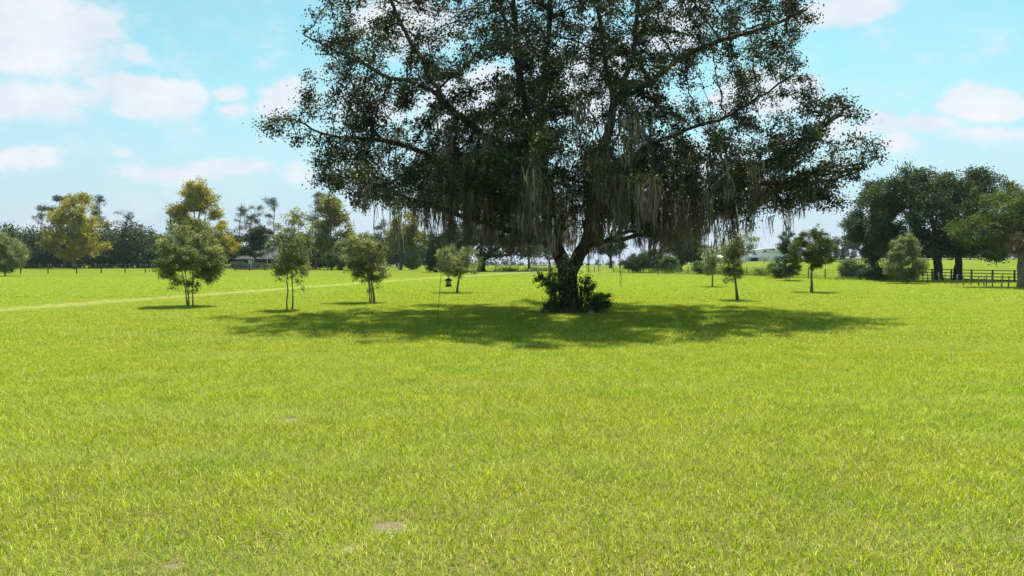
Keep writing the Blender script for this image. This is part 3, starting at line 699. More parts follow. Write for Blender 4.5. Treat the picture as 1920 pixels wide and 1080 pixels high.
# ------------------------------------------------------------------ bird feeder on its pole
def build_feeder():
    D = 23.1; bx = W(819.5, D); tx = W(829.5, D)
    root = thing('shepherd_hook', 'thin dark green pole with a crook holding the bird feeder', 'garden hook', (bx, D, 0))
    mb = MB(); lean = (tx - bx)
    pts = [(0, 0, -.1), (lean * .5, 0, 1.0), (lean, 0, 2.0)]
    fx = W(841, D) - bx
    arc = [(lean + (fx - lean) * .5 * (1 - math.cos(a)), 0, 2.0 + .16 * math.sin(a)) for a in np.linspace(0, math.pi, 9)]
    mb.tube(pts + arc[1:], [.009] * (3 + 8), 6); mb.build('pole', M['green_pole'], root, True)
    z0 = CAMZ + (HZ - 537.5) / F * D
    f = thing('bird_feeder', 'small wooden house shaped bird feeder hanging beside the thin green pole', 'bird feeder', (W(841, D), D, z0), math.radians(12))
    b = MB(); b.box((0, 0, .012), (.21, .17, .024)); b.box((0, -.077, .032), (.21, .014, .03)); b.box((0, .077, .032), (.21, .014, .03)); b.build('tray', M['cedar_dark'], f)
    b = MB(); b.box((-.066, 0, .12), (.016, .12, .19)); b.box((.066, 0, .12), (.016, .12, .19)); b.build('side_panel', M['cedar'], f)
    b = MB(); b.box((0, 0, .135), (.114, .09, .15)); b.build('seed_window', M['seed'], f)
    b = MB(); b.v = [(-.057, -.05, .05), (.057, -.05, .05), (.057, -.05, .10), (.0, -.05, .065), (-.057, -.05, .10), (-.057, -.044, .05), (.057, -.044, .05), (.057, -.044, .10), (0, -.044, .065), (-.057, -.044, .10)]
    b.f = [(0, 1, 2, 3, 4), (9, 8, 7, 6, 5), (0, 5, 6, 1), (1, 6, 7, 2), (2, 7, 8, 3), (3, 8, 9, 4), (4, 9, 5, 0)]; b.build('front_board', M['cedar_dark'], f)
    r = MB(); r.v = [(sx * a, sy, z) for sy in (-.1, .1) for sx, a, z in ((-1, .135, .205), (1, .135, .205), (1, .13, .222), (0, 0, .292), (-1, .13, .222))]
    r.f = [(0, 1, 2, 3, 4), (9, 8, 7, 6, 5), (0, 5, 6, 1), (1, 6, 7, 2), (2, 7, 8, 3), (3, 8, 9, 4), (4, 9, 5, 0)]; r.build('roof', M['cedar_dark'], f)
    h = MB(); h.tube([(0, 0, .28), (0, 0, 2.0 - z0)], [.003, .003], 5); h.build('hanging_wire', M['wire'], f, True)
    c = MB(); c.tube([(0, 0, .32), (0, 0, .34), (0, 0, .42), (0, 0, .47)], [.05, .045, .03, .008], 10); c.build('metal_cap', M['grey_metal'], f, True)
build_feeder()

# ------------------------------------------------------------------ young trees on the lawn
def young(px, py, label, w, h, crown_lo, nst, seed, n_tw=90, lpt=50, off=0, spread=.08, lsize=.085, leaf='sapling', thr=-.12, splay=.5, group='young trees planted on the lawn', shape=None, wid=.42, r=.035, **kw):
    D = Dg(py); rg = random.Random(seed); st = []
    for k in range(nst):
        a = 2 * math.pi * k / max(nst, 1) + rg.random(); b = (math.cos(a) * .11 * (nst > 1), math.sin(a) * .11 * (nst > 1))
        st.append((stem(h * rg.uniform(.66, .82), (b[0] * 2 + rg.uniform(-splay, splay) * w * .4 + off * .5, b[1] * 2 + rg.uniform(-.3, .3) * w * .3), .03, 7, rg, b), r * (1.25 if nst == 1 else .85), .012))
    zc = (h + crown_lo) / 2; el = shape or [(off, 0, zc, w / 2, w * .45, (h - crown_lo) / 2, 1), (off, 0, zc - .12 * h, w * .5, w * .45, (h - crown_lo) * .36, .8)]
    return tree('young_tree', label, 'young tree', W(px, D), D, st, el, int(n_tw * 1.5), int(lpt * 1.0), spread, lsize, leaf, 'pale_bark', seed, group, wid, thr=thr, freq=1.3, twig_r=.006, branch_k=.010, **kw)

young(356, 575, 'bushy three stemmed young tree in front of the tall golden tree', 3.0, 3.85, .75, 3, 41, 290, 80, .05, shape=[(.05, 0, 2.45, 1.42, 1.35, 1.3, 1.2), (0, 0, 1.75, 1.4, 1.3, .95, 1.2), (-.6, 0, 1.9, 1.0, 1.1, .8, .7), (.6, 0, 1.9, 1.0, 1.1, .8, .7), (.15, 0, 1.05, .8, .7, .55, .6), (-.5, 0, 1.25, .8, .7, .5, .5), (.7, 0, 1.45, .8, .7, .5, .5)])
young(543, 582, 'tall thin leafed young tree with a narrow airy crown', 2.0, 4.15, .8, 2, 42, 150, 42, 0, spread=.09, thr=-.02, shape=[(.05, 0, 2.2, 1.1, 1.0, .95, 1), (.15, 0, 3.3, .8, .8, .85, .8), (.3, 0, 1.2, .6, .5, .4, .4), (-.4, 0, 1.6, .6, .6, .5, .5)])
young(698, 568, 'slanted crown young tree just left of the bird feeder pole', 2.6, 3.35, .7, 4, 43, 190, 62, -.45, shape=[(-.65, 0, 2.35, 1.15, 1.1, .95, 1.2), (-.2, 0, 1.55, 1.1, 1, .65, .8), (.4, 0, 1.9, .7, .8, .8, .6), (.0, 0, .95, .6, .5, .45, .4), (-.8, 0, 1.5, .8, .7, .5, .6)])
young(857, 549, 'single trunk young tree standing behind the bird feeder', 2.9, 2.95, .95, 1, 44, 170, 52, 0, r=.06)
young(1383, 563, 'upright young tree with a V shaped crown right of the oak', 2.1, 3.7, .8, 1, 45, 190, 44, 0, thr=-.02, spread=.09, r=.06, shape=[(0, 0, 2.2, .95, .8, 1.0, 1), (.35, 0, 2.9, .75, .7, .65, .7), (-.45, 0, 2.7, .7, .7, .75, .7), (0, 0, 1.35, .75, .6, .6, .9), (.5, 0, 1.5, .5, .5, .5, .5), (-.5, 0, 1.3, .5, .4, .45, .5)])
young(1336, 538, 'small grey green young tree under the hanging moss on the right', 2.4, 3.3, .85, 1, 46, 130, 42, 0, r=.05, thr=-.05)
young(1522, 548, 'round crowned young tree on one straight trunk in front of the barn field', 2.9, 4.2, 1.15, 1, 47, 350, 60, .1, r=.075, leaf='mid', shape=[(.1, 0, 2.6, 1.4, 1.3, 1.2, 1.2), (.3, 0, 3.3, .9, .9, .9, .6), (-.3, 0, 2.2, 1.1, 1.1, .9, .6)])
young(1697, 532, 'pale cone shaped young tree leafy to the ground by the board fence', 3.4, 4.4, .1, 2, 48, 330, 60, 0, spread=.12, lsize=.12, shape=[(0, 0, 1.5, 1.65, 1.5, 1.4, 1), (0, 0, 2.7, 1.25, 1.2, 1.2, .7), (.1, 0, 3.6, .7, .7, .8, .4)])
young(10, 517.5, 'bushy young tree at the left edge before the wire fence', 5.2, 5.4, .2, 3, 49, 300, 55, 0, spread=.18, lsize=.17, shape=[(0, 0, 2.6, 2.5, 2.2, 2.2, 1), (-.3, 0, 4.0, 1.7, 1.6, 1.4, .6)])
young(774, 506, 'rounded pale bush like young tree left of the dark cedars', 3.6, 3.7, .2, 3, 50, 220, 45, 0, spread=.2, lsize=.2, shape=[(0, 0, 1.8, 1.9, 1.7, 1.7, 1), (.2, 0, 2.7, 1.2, 1.2, 1.0, .6)])
young(1478, 527, 'dark narrow young tree tucked behind the round crowned one', 2.6, 5.0, .4, 2, 51, 190, 45, 0, spread=.13, lsize=.12, leaf='dark', shape=[(0, 0, 3.2, 1.0, 1.0, 1.6, 1), (-.5, 0, 2.6, .9, .9, 1.2, .6), (.3, 0, 1.3, 1.1, 1, .9, .8)])

# ------------------------------------------------------------------ big trees to the right
def big_tree(label, px, D, trunk_h, trunk_r, ells, n_tw, lpt, leaf, seed, lsize=.26, spread=.42, cat='tree', name='oak_tree', bark='bark', lean=(0, 0), group=None, **kw):
    rg = random.Random(seed); top = max(e[2] for e in ells); full = list(ells)
    for e in ells:
        for _ in range(4):
            a = rg.uniform(0, 2 * math.pi); u = rg.uniform(-.35, .95); c = math.sqrt(1 - u * u); q = rg.uniform(.34, .5)
            full.append((e[0] + e[3] * c * math.cos(a) * .85, e[1] + e[4] * c * math.sin(a) * .85, max(e[2] + e[5] * u * .85, 1.2), e[3] * q, e[4] * q, e[5] * q * .8, 1.5))
    st = [(stem(trunk_h, (lean[0] * .3, lean[1] * .3), .06, 5, rg), trunk_r, trunk_r * .75)]
    b = st[0][0][-1]
    for k in range(5):
        e = ells[k % len(ells)]; t = (e[0] * .75 + rg.uniform(-.6, .6), e[1] * .75 + rg.uniform(-1, 1), e[2] * .95)
        st.append(([(b[0], b[1], b[2] - .15)] + [tuple(b[q] + (t[q] - b[q]) * f + (rg.uniform(-.25, .25) if f < 1 else 0) for q in range(3)) for f in (.3, .65, 1)], trunk_r * .55, trunk_r * .16))
    return tree(name, label, cat, W(px, D), D, st, full, n_tw, lpt, spread * .72, lsize * .85, leaf, bark, seed, group, thr=kw.pop('thr', -.05), freq=kw.pop('freq', .45), twig_r=.02, branch_k=.014, sides=9, **kw)

GO = 'big shade trees by the black board fence'
big_tree('tall dark oak whose trunk is the left of the pair behind the board fence', 1759, 64, 3.0, .42, [(-.5, 0, 7.2, 3.6, 4, 3.3), (-3.6, 0, 5.6, 2.7, 3.2, 2.9), (-1.6, 0, 9.2, 2.4, 2.6, 2.2), (-5, 0, 7.6, 1.9, 2.2, 1.9), (1.2, 0, 4.0, 2.6, 3, 1.5), (-2.2, -.5, 3.2, 1.9, 2, 1.3), (-3.2, 0, 4.4, 2.3, 2.4, 2.2), (.6, -.5, 2.9, 1.8, 2, .9), (-4.2, 0, 2.9, 1.6, 1.8, 1.3)], 820, 75, 'dark', 61, group=GO)
big_tree('broad dark oak whose trunk is the right of the pair behind the board fence', 1797, 65, 2.6, .40, [(.3, 0, 7.6, 2.7, 3.6, 3.6), (2.2, 0, 8.2, 2.3, 2.6, 2.4), (1.6, 0, 4.0, 3.3, 3.6, 1.9), (2.6, -.5, 2.7, 2.8, 2, 1.0), (4.3, 0, 4.6, 2, 2.2, 1.6), (-.8, 0, 9.6, 1.4, 1.8, 1.5), (3.6, 0, 8.8, 1.2, 1.6, 1.1)], 460, 75, 'dark', 62, group=GO)
big_tree('dark tree drooping to the ground left of the paired oaks', 1637, 72, 1.8, .34, [(.2, 0, 5.8, 2.3, 2.6, 3.2), (.6, 0, 8.2, 2.0, 2.2, 2.2), (-.6, 0, 4.2, 1.7, 2.0, 1.8), (.2, 0, 2.3, 1.0, 1.2, 1.4), (1.8, 0, 3.4, 1.4, 1.5, 1.4)], 380, 70, 'dark', 63, group=GO)
big_tree('lighter yellow green tree at the right edge before the dark oaks', 1917, 49.5, 2.4, .33, [(-1.8, 0, 5.0, 2.4, 2.4, 2.0), (-.3, 0, 5.8, 2.2, 2.4, 2.0), (-3.4, 0, 4.0, 1.5, 1.7, 1.3), (1.5, 0, 5.0, 2.2, 2.2, 2.2), (-1.2, 0, 3.0, 2.0, 1.8, 1.1), (.6, 0, 6.6, 1.6, 1.6, 1.3)], 520, 65, 'mid', 64, .17, .28, group=GO, bark='pale_bark', cat='tree')
big_tree('rusty brown small tree at the far right edge of the lawn', 1925, 46, 1.9, .12, [(.0, 0, 3.0, .9, .9, 1.0), (-.5, 0, 2.7, .7, .8, .9)], 90, 45, 'rust', 65, .12, .16, group=GO, bark='pale_bark')

# middle distance behind the oak
big_tree('old dark oak with a black trunk seen behind the young tree', 903, 119, 2.2, .75, [(3, -1, 3.4, 4, 3, 1.0), (8, -1, 3.2, 3.5, 3, .9), (0, 0, 6.0, 7, 6, 3.2), (5.5, 0, 4.8, 5, 5, 2.0), (-3, 0, 5, 4, 4, 2.2), (9, 0, 4.6, 3.6, 4, 1.7)], 300, 60, 'dark', 71, .5, .7, bark='dark_bark')
def cedar(label, px, D, w, h, seed):
    el = [(0, 0, h * .22, w * .5, w * .45, h * .24), (0, 0, h * .45, w * .42, w * .4, h * .26), (0, 0, h * .68, w * .28, w * .28, h * .22), (0, 0, h * .88, w * .12, w * .12, h * .13)]
    return tree('cedar_tree', label, 'cedar', W(px, D), D, [(stem(h * .95, (0, 0), .03, 6, random.Random(seed)), .2, .03)], el, 260, 60, .30, .36, 'dark', 'dark_bark', seed, 'dark cedars beyond the lawn', thr=-.3, lift=-.02, wid=.35)
cedar('dark pointed cedar, left of two, left of the bird feeder', 818, 110, 4.6, 7.6, 72)
cedar('dark cedar, fuller right one behind the single trunk young tree', 848, 113, 5.4, 9.0, 73)
big_tree('round dark tree with low foliage behind the moss right of the oak', 1275, 118, .9, .5, [(0, 0, 4.0, 3.6, 3.6, 3.2), (.6, 0, 2.4, 3.2, 3.2, 1.6), (-1.5, 0, 6, 2.8, 3, 2.0)], 330, 60, 'dark', 74, .42, .5, bark='dark_bark')
big_tree('field oak with a thin trunk beyond the posts', 1145, 170, 2.6, .4, [(0, 0, 5.6, 4.2, 4, 2.6), (-3, 0, 5, 3, 3, 2)], 190, 45, 'dark', 75, .55, .6, bark='dark_bark')
big_tree('feathery pale tree behind the white gate left of the trunk', 1030, 150, 2.2, .25, [(0, 0, 5.0, 2.6, 2.5, 3.4), (-2.5, 0, 4.2, 1.8, 2, 2.2)], 150, 45, 'pine', 76, .45, .5, wid=.3)
big_tree('thin trunked grey tree behind the meadow fence', 992, 155, 3.6, .3, [(0, 0, 6.6, 3.2, 3, 2.6), (-3, 0, 6, 2, 2, 1.6)], 120, 40, 'pine', 77, .5, .5)
big_tree('lone spreading oak on the skyline of the right hand field', 1580, 255, 3.0, .55, [(0, 0, 6.2, 5.6, 5, 2.6), (-4.2, 0, 4.6, 2.6, 3, 2.0), (4.2, 0, 4.8, 2.8, 3, 2.0), (1, 0, 7.8, 3.5, 3.5, 1.6)], 200, 40, 'far', 78, .8, .6, thr=.02, freq=.3)

# shrubs in the fence line
GF = 'shrubs along the weedy fence line'
def hedge_shrub(label, px, py, w, h, leaf, seed, **kw):
    return shrub('shrub', label, px, Dg(py), w, h, leaf, seed, kw.pop('lsize', .2), kw.pop('n', 190), kw.pop('lpt', 55), GF, 'shrub', kw.pop('spread', .2), **kw)
hedge_shrub('grey green shrub, first in the row right of the trunk', 1190, 511.5, 4.2, 3.2, 'pine', 81)
hedge_shrub('tangled dark shrub between the hanging moss strands', 1222, 511.5, 4.2, 3.8, 'dark', 82)
hedge_shrub('bright green shrub just left of the low round dark tree', 1252, 512, 3.6, 2.7, 'bush', 83)
hedge_shrub('weedy shrub at the right end beneath the round dark tree', 1318, 515.5, 2.8, 1.9, 'weed', 84)
hedge_shrub('yellowish leggy shrub right of the V shaped young tree', 1428, 520.5, 2.2, 2.2, 'lime', 85, n=60, lpt=25, lsize=.14)
hedge_shrub('dark leafy shrub at the foot of the narrow young tree', 1462, 524, 2.6, 1.7, 'bush', 86, lsize=.13)
hedge_shrub('rounded grey green shrub standing alone before the hill fence', 1597, 524.5, 2.5, 1.9, 'pine', 87, lsize=.12)
hedge_shrub('low dark shrub under the drooping dark tree', 1645, 527, 2.8, 1.2, 'dark', 88, lsize=.13)
# weeds along the fence
sp = []
rg = random.Random(8)
FL = [(1150, 511), (1210, 511.8), (1310, 515.5), (1400, 519.5), (1460, 523), (1560, 525.5), (1640, 527.5), (1700, 529)]
fpts = [(W(a, Dg(b)), Dg(b)) for a, b in FL]
for (x0, y0), (x1, y1) in zip(fpts, fpts[1:]):
    n = int(math.hypot(x1 - x0, y1 - y0) / .9)
    for i in range(n):
        t = (i + rg.random()) / n; sp.append((x0 + (x1 - x0) * t, y0 + (y1 - y0) * t + rg.uniform(0, .8), 1.1, .7, rg.choice((.35, .5, .7, 1.0)) * (1.5 if y0 > 80 else 1), 190))
ground_leaves('fence_weeds', 'strip of rank green weeds along the wire fence', sp, 'weed', 90, .14, .3)
sp = [(rg.uniform(W(925, 118), W(1040, 118)), 118 + rg.uniform(-1, 2), 1.2, .8, rg.choice((.4, .7, 1.1)), 70) for _ in range(40)]
sp += [(rg.uniform(W(450, 128), W(600, 128)), 132 + rg.uniform(-1, 2), 1.4, .8, rg.choice((.4, .6, .9)), 60) for _ in range(26)]
ground_leaves('meadow_weeds', 'rank weeds along the far meadow fence', sp, 'weed', 91, .25, .3)

# ------------------------------------------------------------------ left background trees
def forest_tree(label, px, D, ells, n_tw, lpt, leaf, seed, th=3, tr=.3, lsize=.5, spread=.45, name='tree', cat='tree', group=None, bark='pine_bark', **kw):
    return big_tree(label, px, D, th, tr, ells, n_tw, lpt, leaf, seed, lsize, spread, cat, name, bark, group=group, **kw)
GG = 'trees turning gold beyond the lawn'
k150 = 150 / F
forest_tree('broad golden tree beyond the wire fence on the far left', 140, 150, [(0, 0, 11.5, 4.6, 4, 4.6), (.5, 0, 15.3, 2.3, 2.3, 2.6), (-3.2, 0, 5.6, 3.8, 3.6, 3.0), (3.2, 0, 5.8, 3.6, 3.6, 3.2), (0, -.5, 3.6, 4.5, 3, 1.8), (2.8, 0, 10, 3, 3, 3)], 330, 48, 'gold', 101, 3.5, .3, .52, .62, group=GG, thr=-.05, freq=.35)
forest_tree('tall golden tree standing right behind the bushy three stemmed tree', 366, 140, [(0, 0, 12.5, 4.0, 3.4, 3.8), (.8, 0, 16.4, 2.6, 2.4, 2.4), (2.6, 0, 13.4, 2.8, 2.6, 2.8), (-.3, 0, 14.6, 3.0, 2.6, 2.6), (-2.4, 0, 11, 3.0, 2.6, 2.8), (2.8, 0, 10, 3, 2.8, 2.6), (-4.0, 0, 12.5, 2.4, 2.4, 2.2), (-1.5, 0, 9, 4, 3.6, 3)], 400, 42, 'gold', 102, 4, .3, .5, .6, group=GG, thr=.0, freq=.35)
forest_tree('lower golden tree beside the dark roofed house', 415, 138, [(0, 0, 6.6, 3.0, 3, 3.4), (1.8, 0, 5.2, 2.0, 2.2, 2.2), (-1, 0, 3.6, 2.6, 2.4, 1.8)], 170, 45, 'gold', 103, 2, .22, .46, .5, group=GG)
forest_tree('tall yellow green tree left of the hanging moss', 622, 140, [(-.5, 0, 13.0, 2.6, 2.6, 4.2), (1.8, 0, 9.0, 3.0, 3, 3.4), (-2.2, 0, 7.0, 2.6, 2.6, 3.0), (0, 0, 4.0, 3.4, 3.2, 3.0), (3.8, 0, 6.6, 2, 2, 2.4)], 330, 48, 'lime', 104, 2, .3, .5, .55, group=GG, thr=-.05)
forest_tree('yellow green tree with a white painted trunk base by the cedars', 752, 136, [(0, 0, 7.0, 3.2, 3, 2.6), (2.8, 0, 6.0, 3.0, 3, 2.6), (1.2, 0, 9.6, 2.4, 2.4, 2.0), (-2, 0, 5.2, 2, 2, 1.8)], 240, 48, 'lime', 105, 2.4, .22, .46, .5, group=GG)
b = MB(); x, y = W(747.5, 134), 134.0; b.tube([(x, y, 0), (x, y, .7), (x, y, 1.35)], [.15, .14, .135], 10); b.build('white_post', M['white'], smooth=True)
ident(bpy.data.objects['white_post'], 'short white post below the yellow green tree', 'post')

GP = 'tall thin pines on the skyline'
def pine(label, px, D, top, seed, w=2.2, lean=0, fol=.45, r=.19, n=26, thr=-.02):
    h = CAMZ + (HZ - top) / F * D; rg = random.Random(seed); el = []
    for k in range(6):
        f = 1 - fol * (k + .4) / 6; el.append((lean * f + rg.uniform(-.6, .6) * w, rg.uniform(-.6, .6) * w, h * f, w * rg.uniform(.45, .85), w * rg.uniform(.45, .85), h * .05))
    el.append((lean, 0, h * .97, w * .5, w * .5, h * .035))
    st = [(stem(h * .97, (lean, 0), .12, 9, rg), r, .05)]
    return tree('pine_tree', label, 'pine', W(px, D), D, st, el, int(n * 1.7), 40, .32, .40, 'pine', 'pine_bark', seed, GP, .22, .3, thr=thr, freq=.3, twig_r=.03, branch_k=.012, lift=.05)
pine('pine with a loose top at the far left edge wood', 77, 158, 388, 111, 2.8)
pine('round topped green pine behind the broad golden tree', 112, 162, 368, 112, 3.4, n=70, thr=-.2)
pine('dark topped pine right beside the broad golden tree', 187, 165, 366, 113, 2.2, n=50)
pine('leaning pine standing clear of the left wood', 226, 160, 398, 114, 2.4, 2.0)
pine('leaning thin pine, first right of the golden trees', 443, 160, 376, 115, 2.2, 1.2)
pine('thin pine above the dark house roof', 478, 163, 386, 116, 2.4)
pine('tallest thin pine behind the airy young tree', 514, 160, 371, 117, 2.6)
pine('pine half hidden in the airy young tree top', 552, 166, 398, 118, 2.2)
pine('green topped pine next to the yellow green tall tree', 592, 150, 361, 119, 2.4, n=55)
pine('bare lower pine seen through the moss at left', 715, 170, 410, 120, 2.4, n=36)
b = MB(); x, y = W(586, 145), 145.0; b.tube([(x, y, 0), (x, y, 11.2)], [.16, .11], 8); b.build('utility_pole', M['dark_post'], smooth=True)
ident(bpy.data.objects['utility_pole'], 'bare wooden pole beside the green topped pine', 'utility pole')

GH = 'dark broadleaf trees round the house'
forest_tree('dark spreading tree half covering the house roof', 478, 141, [(0, 0, 5.0, 2.8, 2.6, 2.6), (.8, 0, 7.4, 2.4, 2.4, 2.0), (-1.2, 0, 4.0, 2.2, 2.2, 1.8)], 220, 50, 'dark', 121, 2, .25, .42, .45, group=GH)
forest_tree('dark tree left of the house', 440, 162, [(0, 0, 5, 3.2, 3, 4), (-3, 0, 4.5, 3, 3, 3.6)], 170, 50, 'dark', 122, 2, .25, .5, .6, group=GH)
forest_tree('dark green tree right of the house behind the airy young tree', 560, 152, [(0, 0, 4.5, 3.6, 3, 3.6), (3, 0, 3.6, 3, 3, 2.8)], 190, 50, 'dark', 123, 1.5, .25, .5, .6, group=GH)
forest_tree('grey green tree between moss and the yellow green tree', 690, 150, [(0, 0, 4.6, 3.2, 3, 3.2), (2.4, 0, 3.2, 2.6, 2.6, 2.4)], 150, 45, 'pine', 124, 1.5, .22, .5, .6, group=GH)
forest_tree('low green tree under the yellow green tall tree', 640, 131, [(0, 0, 2.0, 3.0, 2.6, 2.0), (3, 0, 1.7, 2.2, 2.2, 1.6)], 150, 45, 'dark', 125, .6, .2, .4, .45, group=GH)

def woods(name, label, spans, leaf, seed, lsize, spread, dens, dark_floor=True):
    """a far wood read as one mass: trunks and crowns in one object"""
    rng = np.random.default_rng(seed); C = []; mb = MB()
    for px0, px1, D0, D1, h0, h1, n in spans:
        for i in range(n):
            D = rng.uniform(D0, D1); x = W(rng.uniform(px0, px1), D); h = rng.uniform(h0, h1); w = h * rng.uniform(.28, .4); z0 = gz(x, D)
            mb.tube([(x, D, z0), (x + rng.normal() * .3, D, z0 + h * .6)], [.02 * h, .01 * h], 5)
            for e in [(0, .62, 1), (-.5, .45, .8), (.5, .5, .8), (0, .25, .9), (.1, .85, .6)]:
                m = int(dens * e[2]); d = rng.normal(size=(m, 3)); d /= np.linalg.norm(d, axis=1)[:, None]; r = rng.random(m)[:, None] ** .4
                q = d * r * np.array([w * e[2], w * e[2], h * .22]); q += rng.normal(size=(m, 3)) * spread
                q += np.array([x + e[0] * w + rng.normal() * .4, D + rng.normal() * .6, z0 + h * e[1] * 1.0]); C.append(q[q[:, 2] > z0 + .2])
    C = np.concatenate(C); o = ident(link(name, leaf_mesh(name, C, lsize, .55, rng, rng.beta(2, 2.2, len(C)), .5), LM[leaf]), label, 'wood', kind='stuff')
    k = mb.build('trunks', M['pine_bark'], o, True); ident(k, kind='stuff')
woods('woods', 'dark belt of wood beyond the far left fence', [(-60, 300, 160, 185, 7.5, 10.8, 40), (280, 450, 160, 185, 6, 9.5, 22), (-60, 440, 158, 163, 2.5, 5, 36), (440, 800, 168, 190, 6, 9, 34)], 'dark', 131, .58, .32, 400)
woods('far_woods', 'pale distant wood along the horizon behind the oak', [(780, 1230, 400, 460, 8, 12.5, 60), (1240, 1640, 420, 520, 4, 7, 40), (1640, 2100, 420, 560, 4.5, 6.5, 90)], 'far', 132, 1.5, .5, 90)

# ------------------------------------------------------------------ fences
def fence_posts(label, pts, h, r, mat, wires, cat='fence', name='wire_fence', square=False, wr=.006, seed=1, lean=.03, group=None):
    rg = random.Random(seed); x0, y0 = pts[0]; root = thing(name, label, cat, (x0, y0, gz(x0, y0)), 0, group); z0 = gz(x0, y0)
    tops = []
    for x, y in pts:
        b = MB(); z = gz(x, y) - z0; hh = h * rg.uniform(.92, 1.06); l = (rg.uniform(-lean, lean), rg.uniform(-lean, lean))
        b.tube([(x - x0, y - y0, z - .1), (x - x0 + l[0] * .5, y - y0 + l[1] * .5, z + hh * .5), (x - x0 + l[0], y - y0 + l[1], z + hh)], [r * 1.05, r, r * rg.uniform(.85, 1)], 4 if square else 8)
        b.build('post', M[mat], root, not square); tops.append((x - x0, y - y0, z, l, hh))
    for f in wires:
        w = MB(); w.tube([(a + l[0] * f, c + l[1] * f - r, z + h * .93 * f) for a, c, z, l, hh in tops], [wr] * len(tops), 4); w.build('wire', M['wire'], root)
    return root
fp = [(W(a, Dg(b)), Dg(b)) for a, b in ((-12, 513.8), (38.6, 513.3), (90, 512.8), (143.6, 512.6), (189.7, 512), (234.7, 511.4), (272.5, 511), (312, 510.4), (350, 509.8), (386, 509.2), (420, 508.6), (441, 508.2), (468, 507.8), (497, 507.5))]
fence_posts('near wire fence on dark posts crossing the left side of the lawn', fp, 1.32, .075, 'dark_post', (.3, .55, .8, 1.0), wr=.009, seed=2)
fp = [(W(p, 155), 155) for p in range(-10, 440, 21)]
fence_posts('far wire fence on pale thin posts before the left wood', fp, 1.15, .06, 'post', (.35, .7, 1.0), wr=.006, seed=3)
fp = [(W(a, Dg(b)), Dg(b)) for a, b in ((1104, 510), (1114.5, 510.2), (1122.5, 510.3), (1150, 510.6), (1178, 511), (1206, 511.5), (1235, 512), (1262, 512.8), (1290, 514), (1316, 515.2), (1342, 516.4), (1372, 518), (1400, 519.4), (1428, 520.6), (1458, 522.4), (1486, 523.4), (1516, 524), (1547, 524.6), (1578.5, 525.4), (1612, 526.6))]
fence_posts('wire fence on dark posts in the weeds right of the oak', fp, 1.0, .055, 'dark_post', (.4, .7, .98), wr=.007, seed=4)
zz = [(118, 605), (180, 602), (268, 610), (345, 612), (436, 616), (535, 625), (628, 630), (722, 640), (822, 648), (925, 655), (1050, 662), (1178, 670), (1262, 672), (1305, 677), (1408, 682), (1550, 690), (1663, 700), (1838, 712), (1960, 722)]
fp = [(W(1700 + a / 8.727, Dg(460 + b / 8.727)), Dg(460 + b / 8.727)) for a, b in zz]
fence_posts('wire fence on weathered leaning posts in front of the black board fence', fp, .88, .045, 'post', (.45, .95), wr=.004, seed=5, lean=.06)

def board_fence(label, pts, h, nr, mat, name='board_fence', bh=.14, pr=.07, group=None, gap=None):
    x0, y0 = pts[0]; z0 = gz(x0, y0); root = thing(name, label, 'fence', (x0, y0, z0), 0, group)
    for x, y in pts:
        b = MB(); b.box((x - x0, y - y0, gz(x, y) - z0 + h / 2), (pr * 2, pr * 2, h + .06)); b.build('post', M[mat], root)
    for k in range(nr):
        b = MB(); f = .18 + .82 * k / (nr - 1) if nr > 1 else 1
        for (xa, ya), (xb, yb) in zip(pts, pts[1:]):
            za, zb = gz(xa, ya) - z0 + h * f - bh / 2, gz(xb, yb) - z0 + h * f - bh / 2; L = math.hypot(xb - xa, yb - ya); nx, ny = -(yb - ya) / L, (xb - xa) / L
            if ny > 0: nx, ny = -nx, -ny
            o = pr + .02; n = len(b.v)
            for (x, y, z) in ((xa, ya, za), (xb, yb, zb)):
                for dn in (o - .016, o + .016):
                    for dz in (-bh / 2, bh / 2): b.v.append((x - x0 + nx * dn, y - y0 + ny * dn, z + dz))
            b.f += [tuple(n + i for i in q) for q in ((0, 1, 3, 2), (4, 6, 7, 5), (0, 4, 5, 1), (2, 3, 7, 6), (0, 2, 6, 4), (1, 5, 7, 3))]
        b.build('rail', M[mat], root)
    return root
def line(a, b, n): return [(a[0] + (b[0] - a[0]) * i / n, a[1] + (b[1] - a[1]) * i / n) for i in range(n + 1)]
board_fence('black four board fence passing in front of the paired oak trunks', line((W(1646, 69.5), 69.5), (W(1945, 59.5), 59.5), 8), 1.04, 4, 'black_board', bh=.075, pr=.05)
board_fence('black board fence climbing the field towards the lone skyline oak', line((38.5, 71), (106, 228), 30), 1.3, 3, 'fence_grey', pr=.045, bh=.06)
board_fence('farther black board fence along the skyline field', line((106, 228), (190, 224), 24), 1.3, 3, 'black_board', pr=.1, bh=.16)
board_fence('grey wooden rail fence in front of the dark roofed house', line((W(440, 135), 135), (W(560, 138), 138), 7), 1.0, 3, 'grey_board', bh=.10)
# white pipe gate left of the trunk
D = 114.0; x0 = W(998, D); root = thing('pipe_gate', 'white pipe rail gate in the meadow left of the oak trunk', 'gate', (x0, D, 0)); wd = W(1036, D) - x0
for k in range(5):
    b = MB(); b.tube([(wd * k / 4, 0, -.05), (wd * k / 4, 0, 1.18)], [.035, .035], 8); b.build('post', M['white_pipe'], root, True)
for z in (1.18, .8):
    b = MB(); b.tube([(0, -.04, z + .1), (wd, -.04, z - .06)], [.03, .03], 8); b.build('rail', M['white_pipe'], root, True)
fence_posts('thin meadow fence behind the black trunk of the old oak', [(W(p, 119), 119) for p in range(915, 1000, 14)], 1.1, .05, 'dark_post', (.5, 1), wr=.008, seed=7)

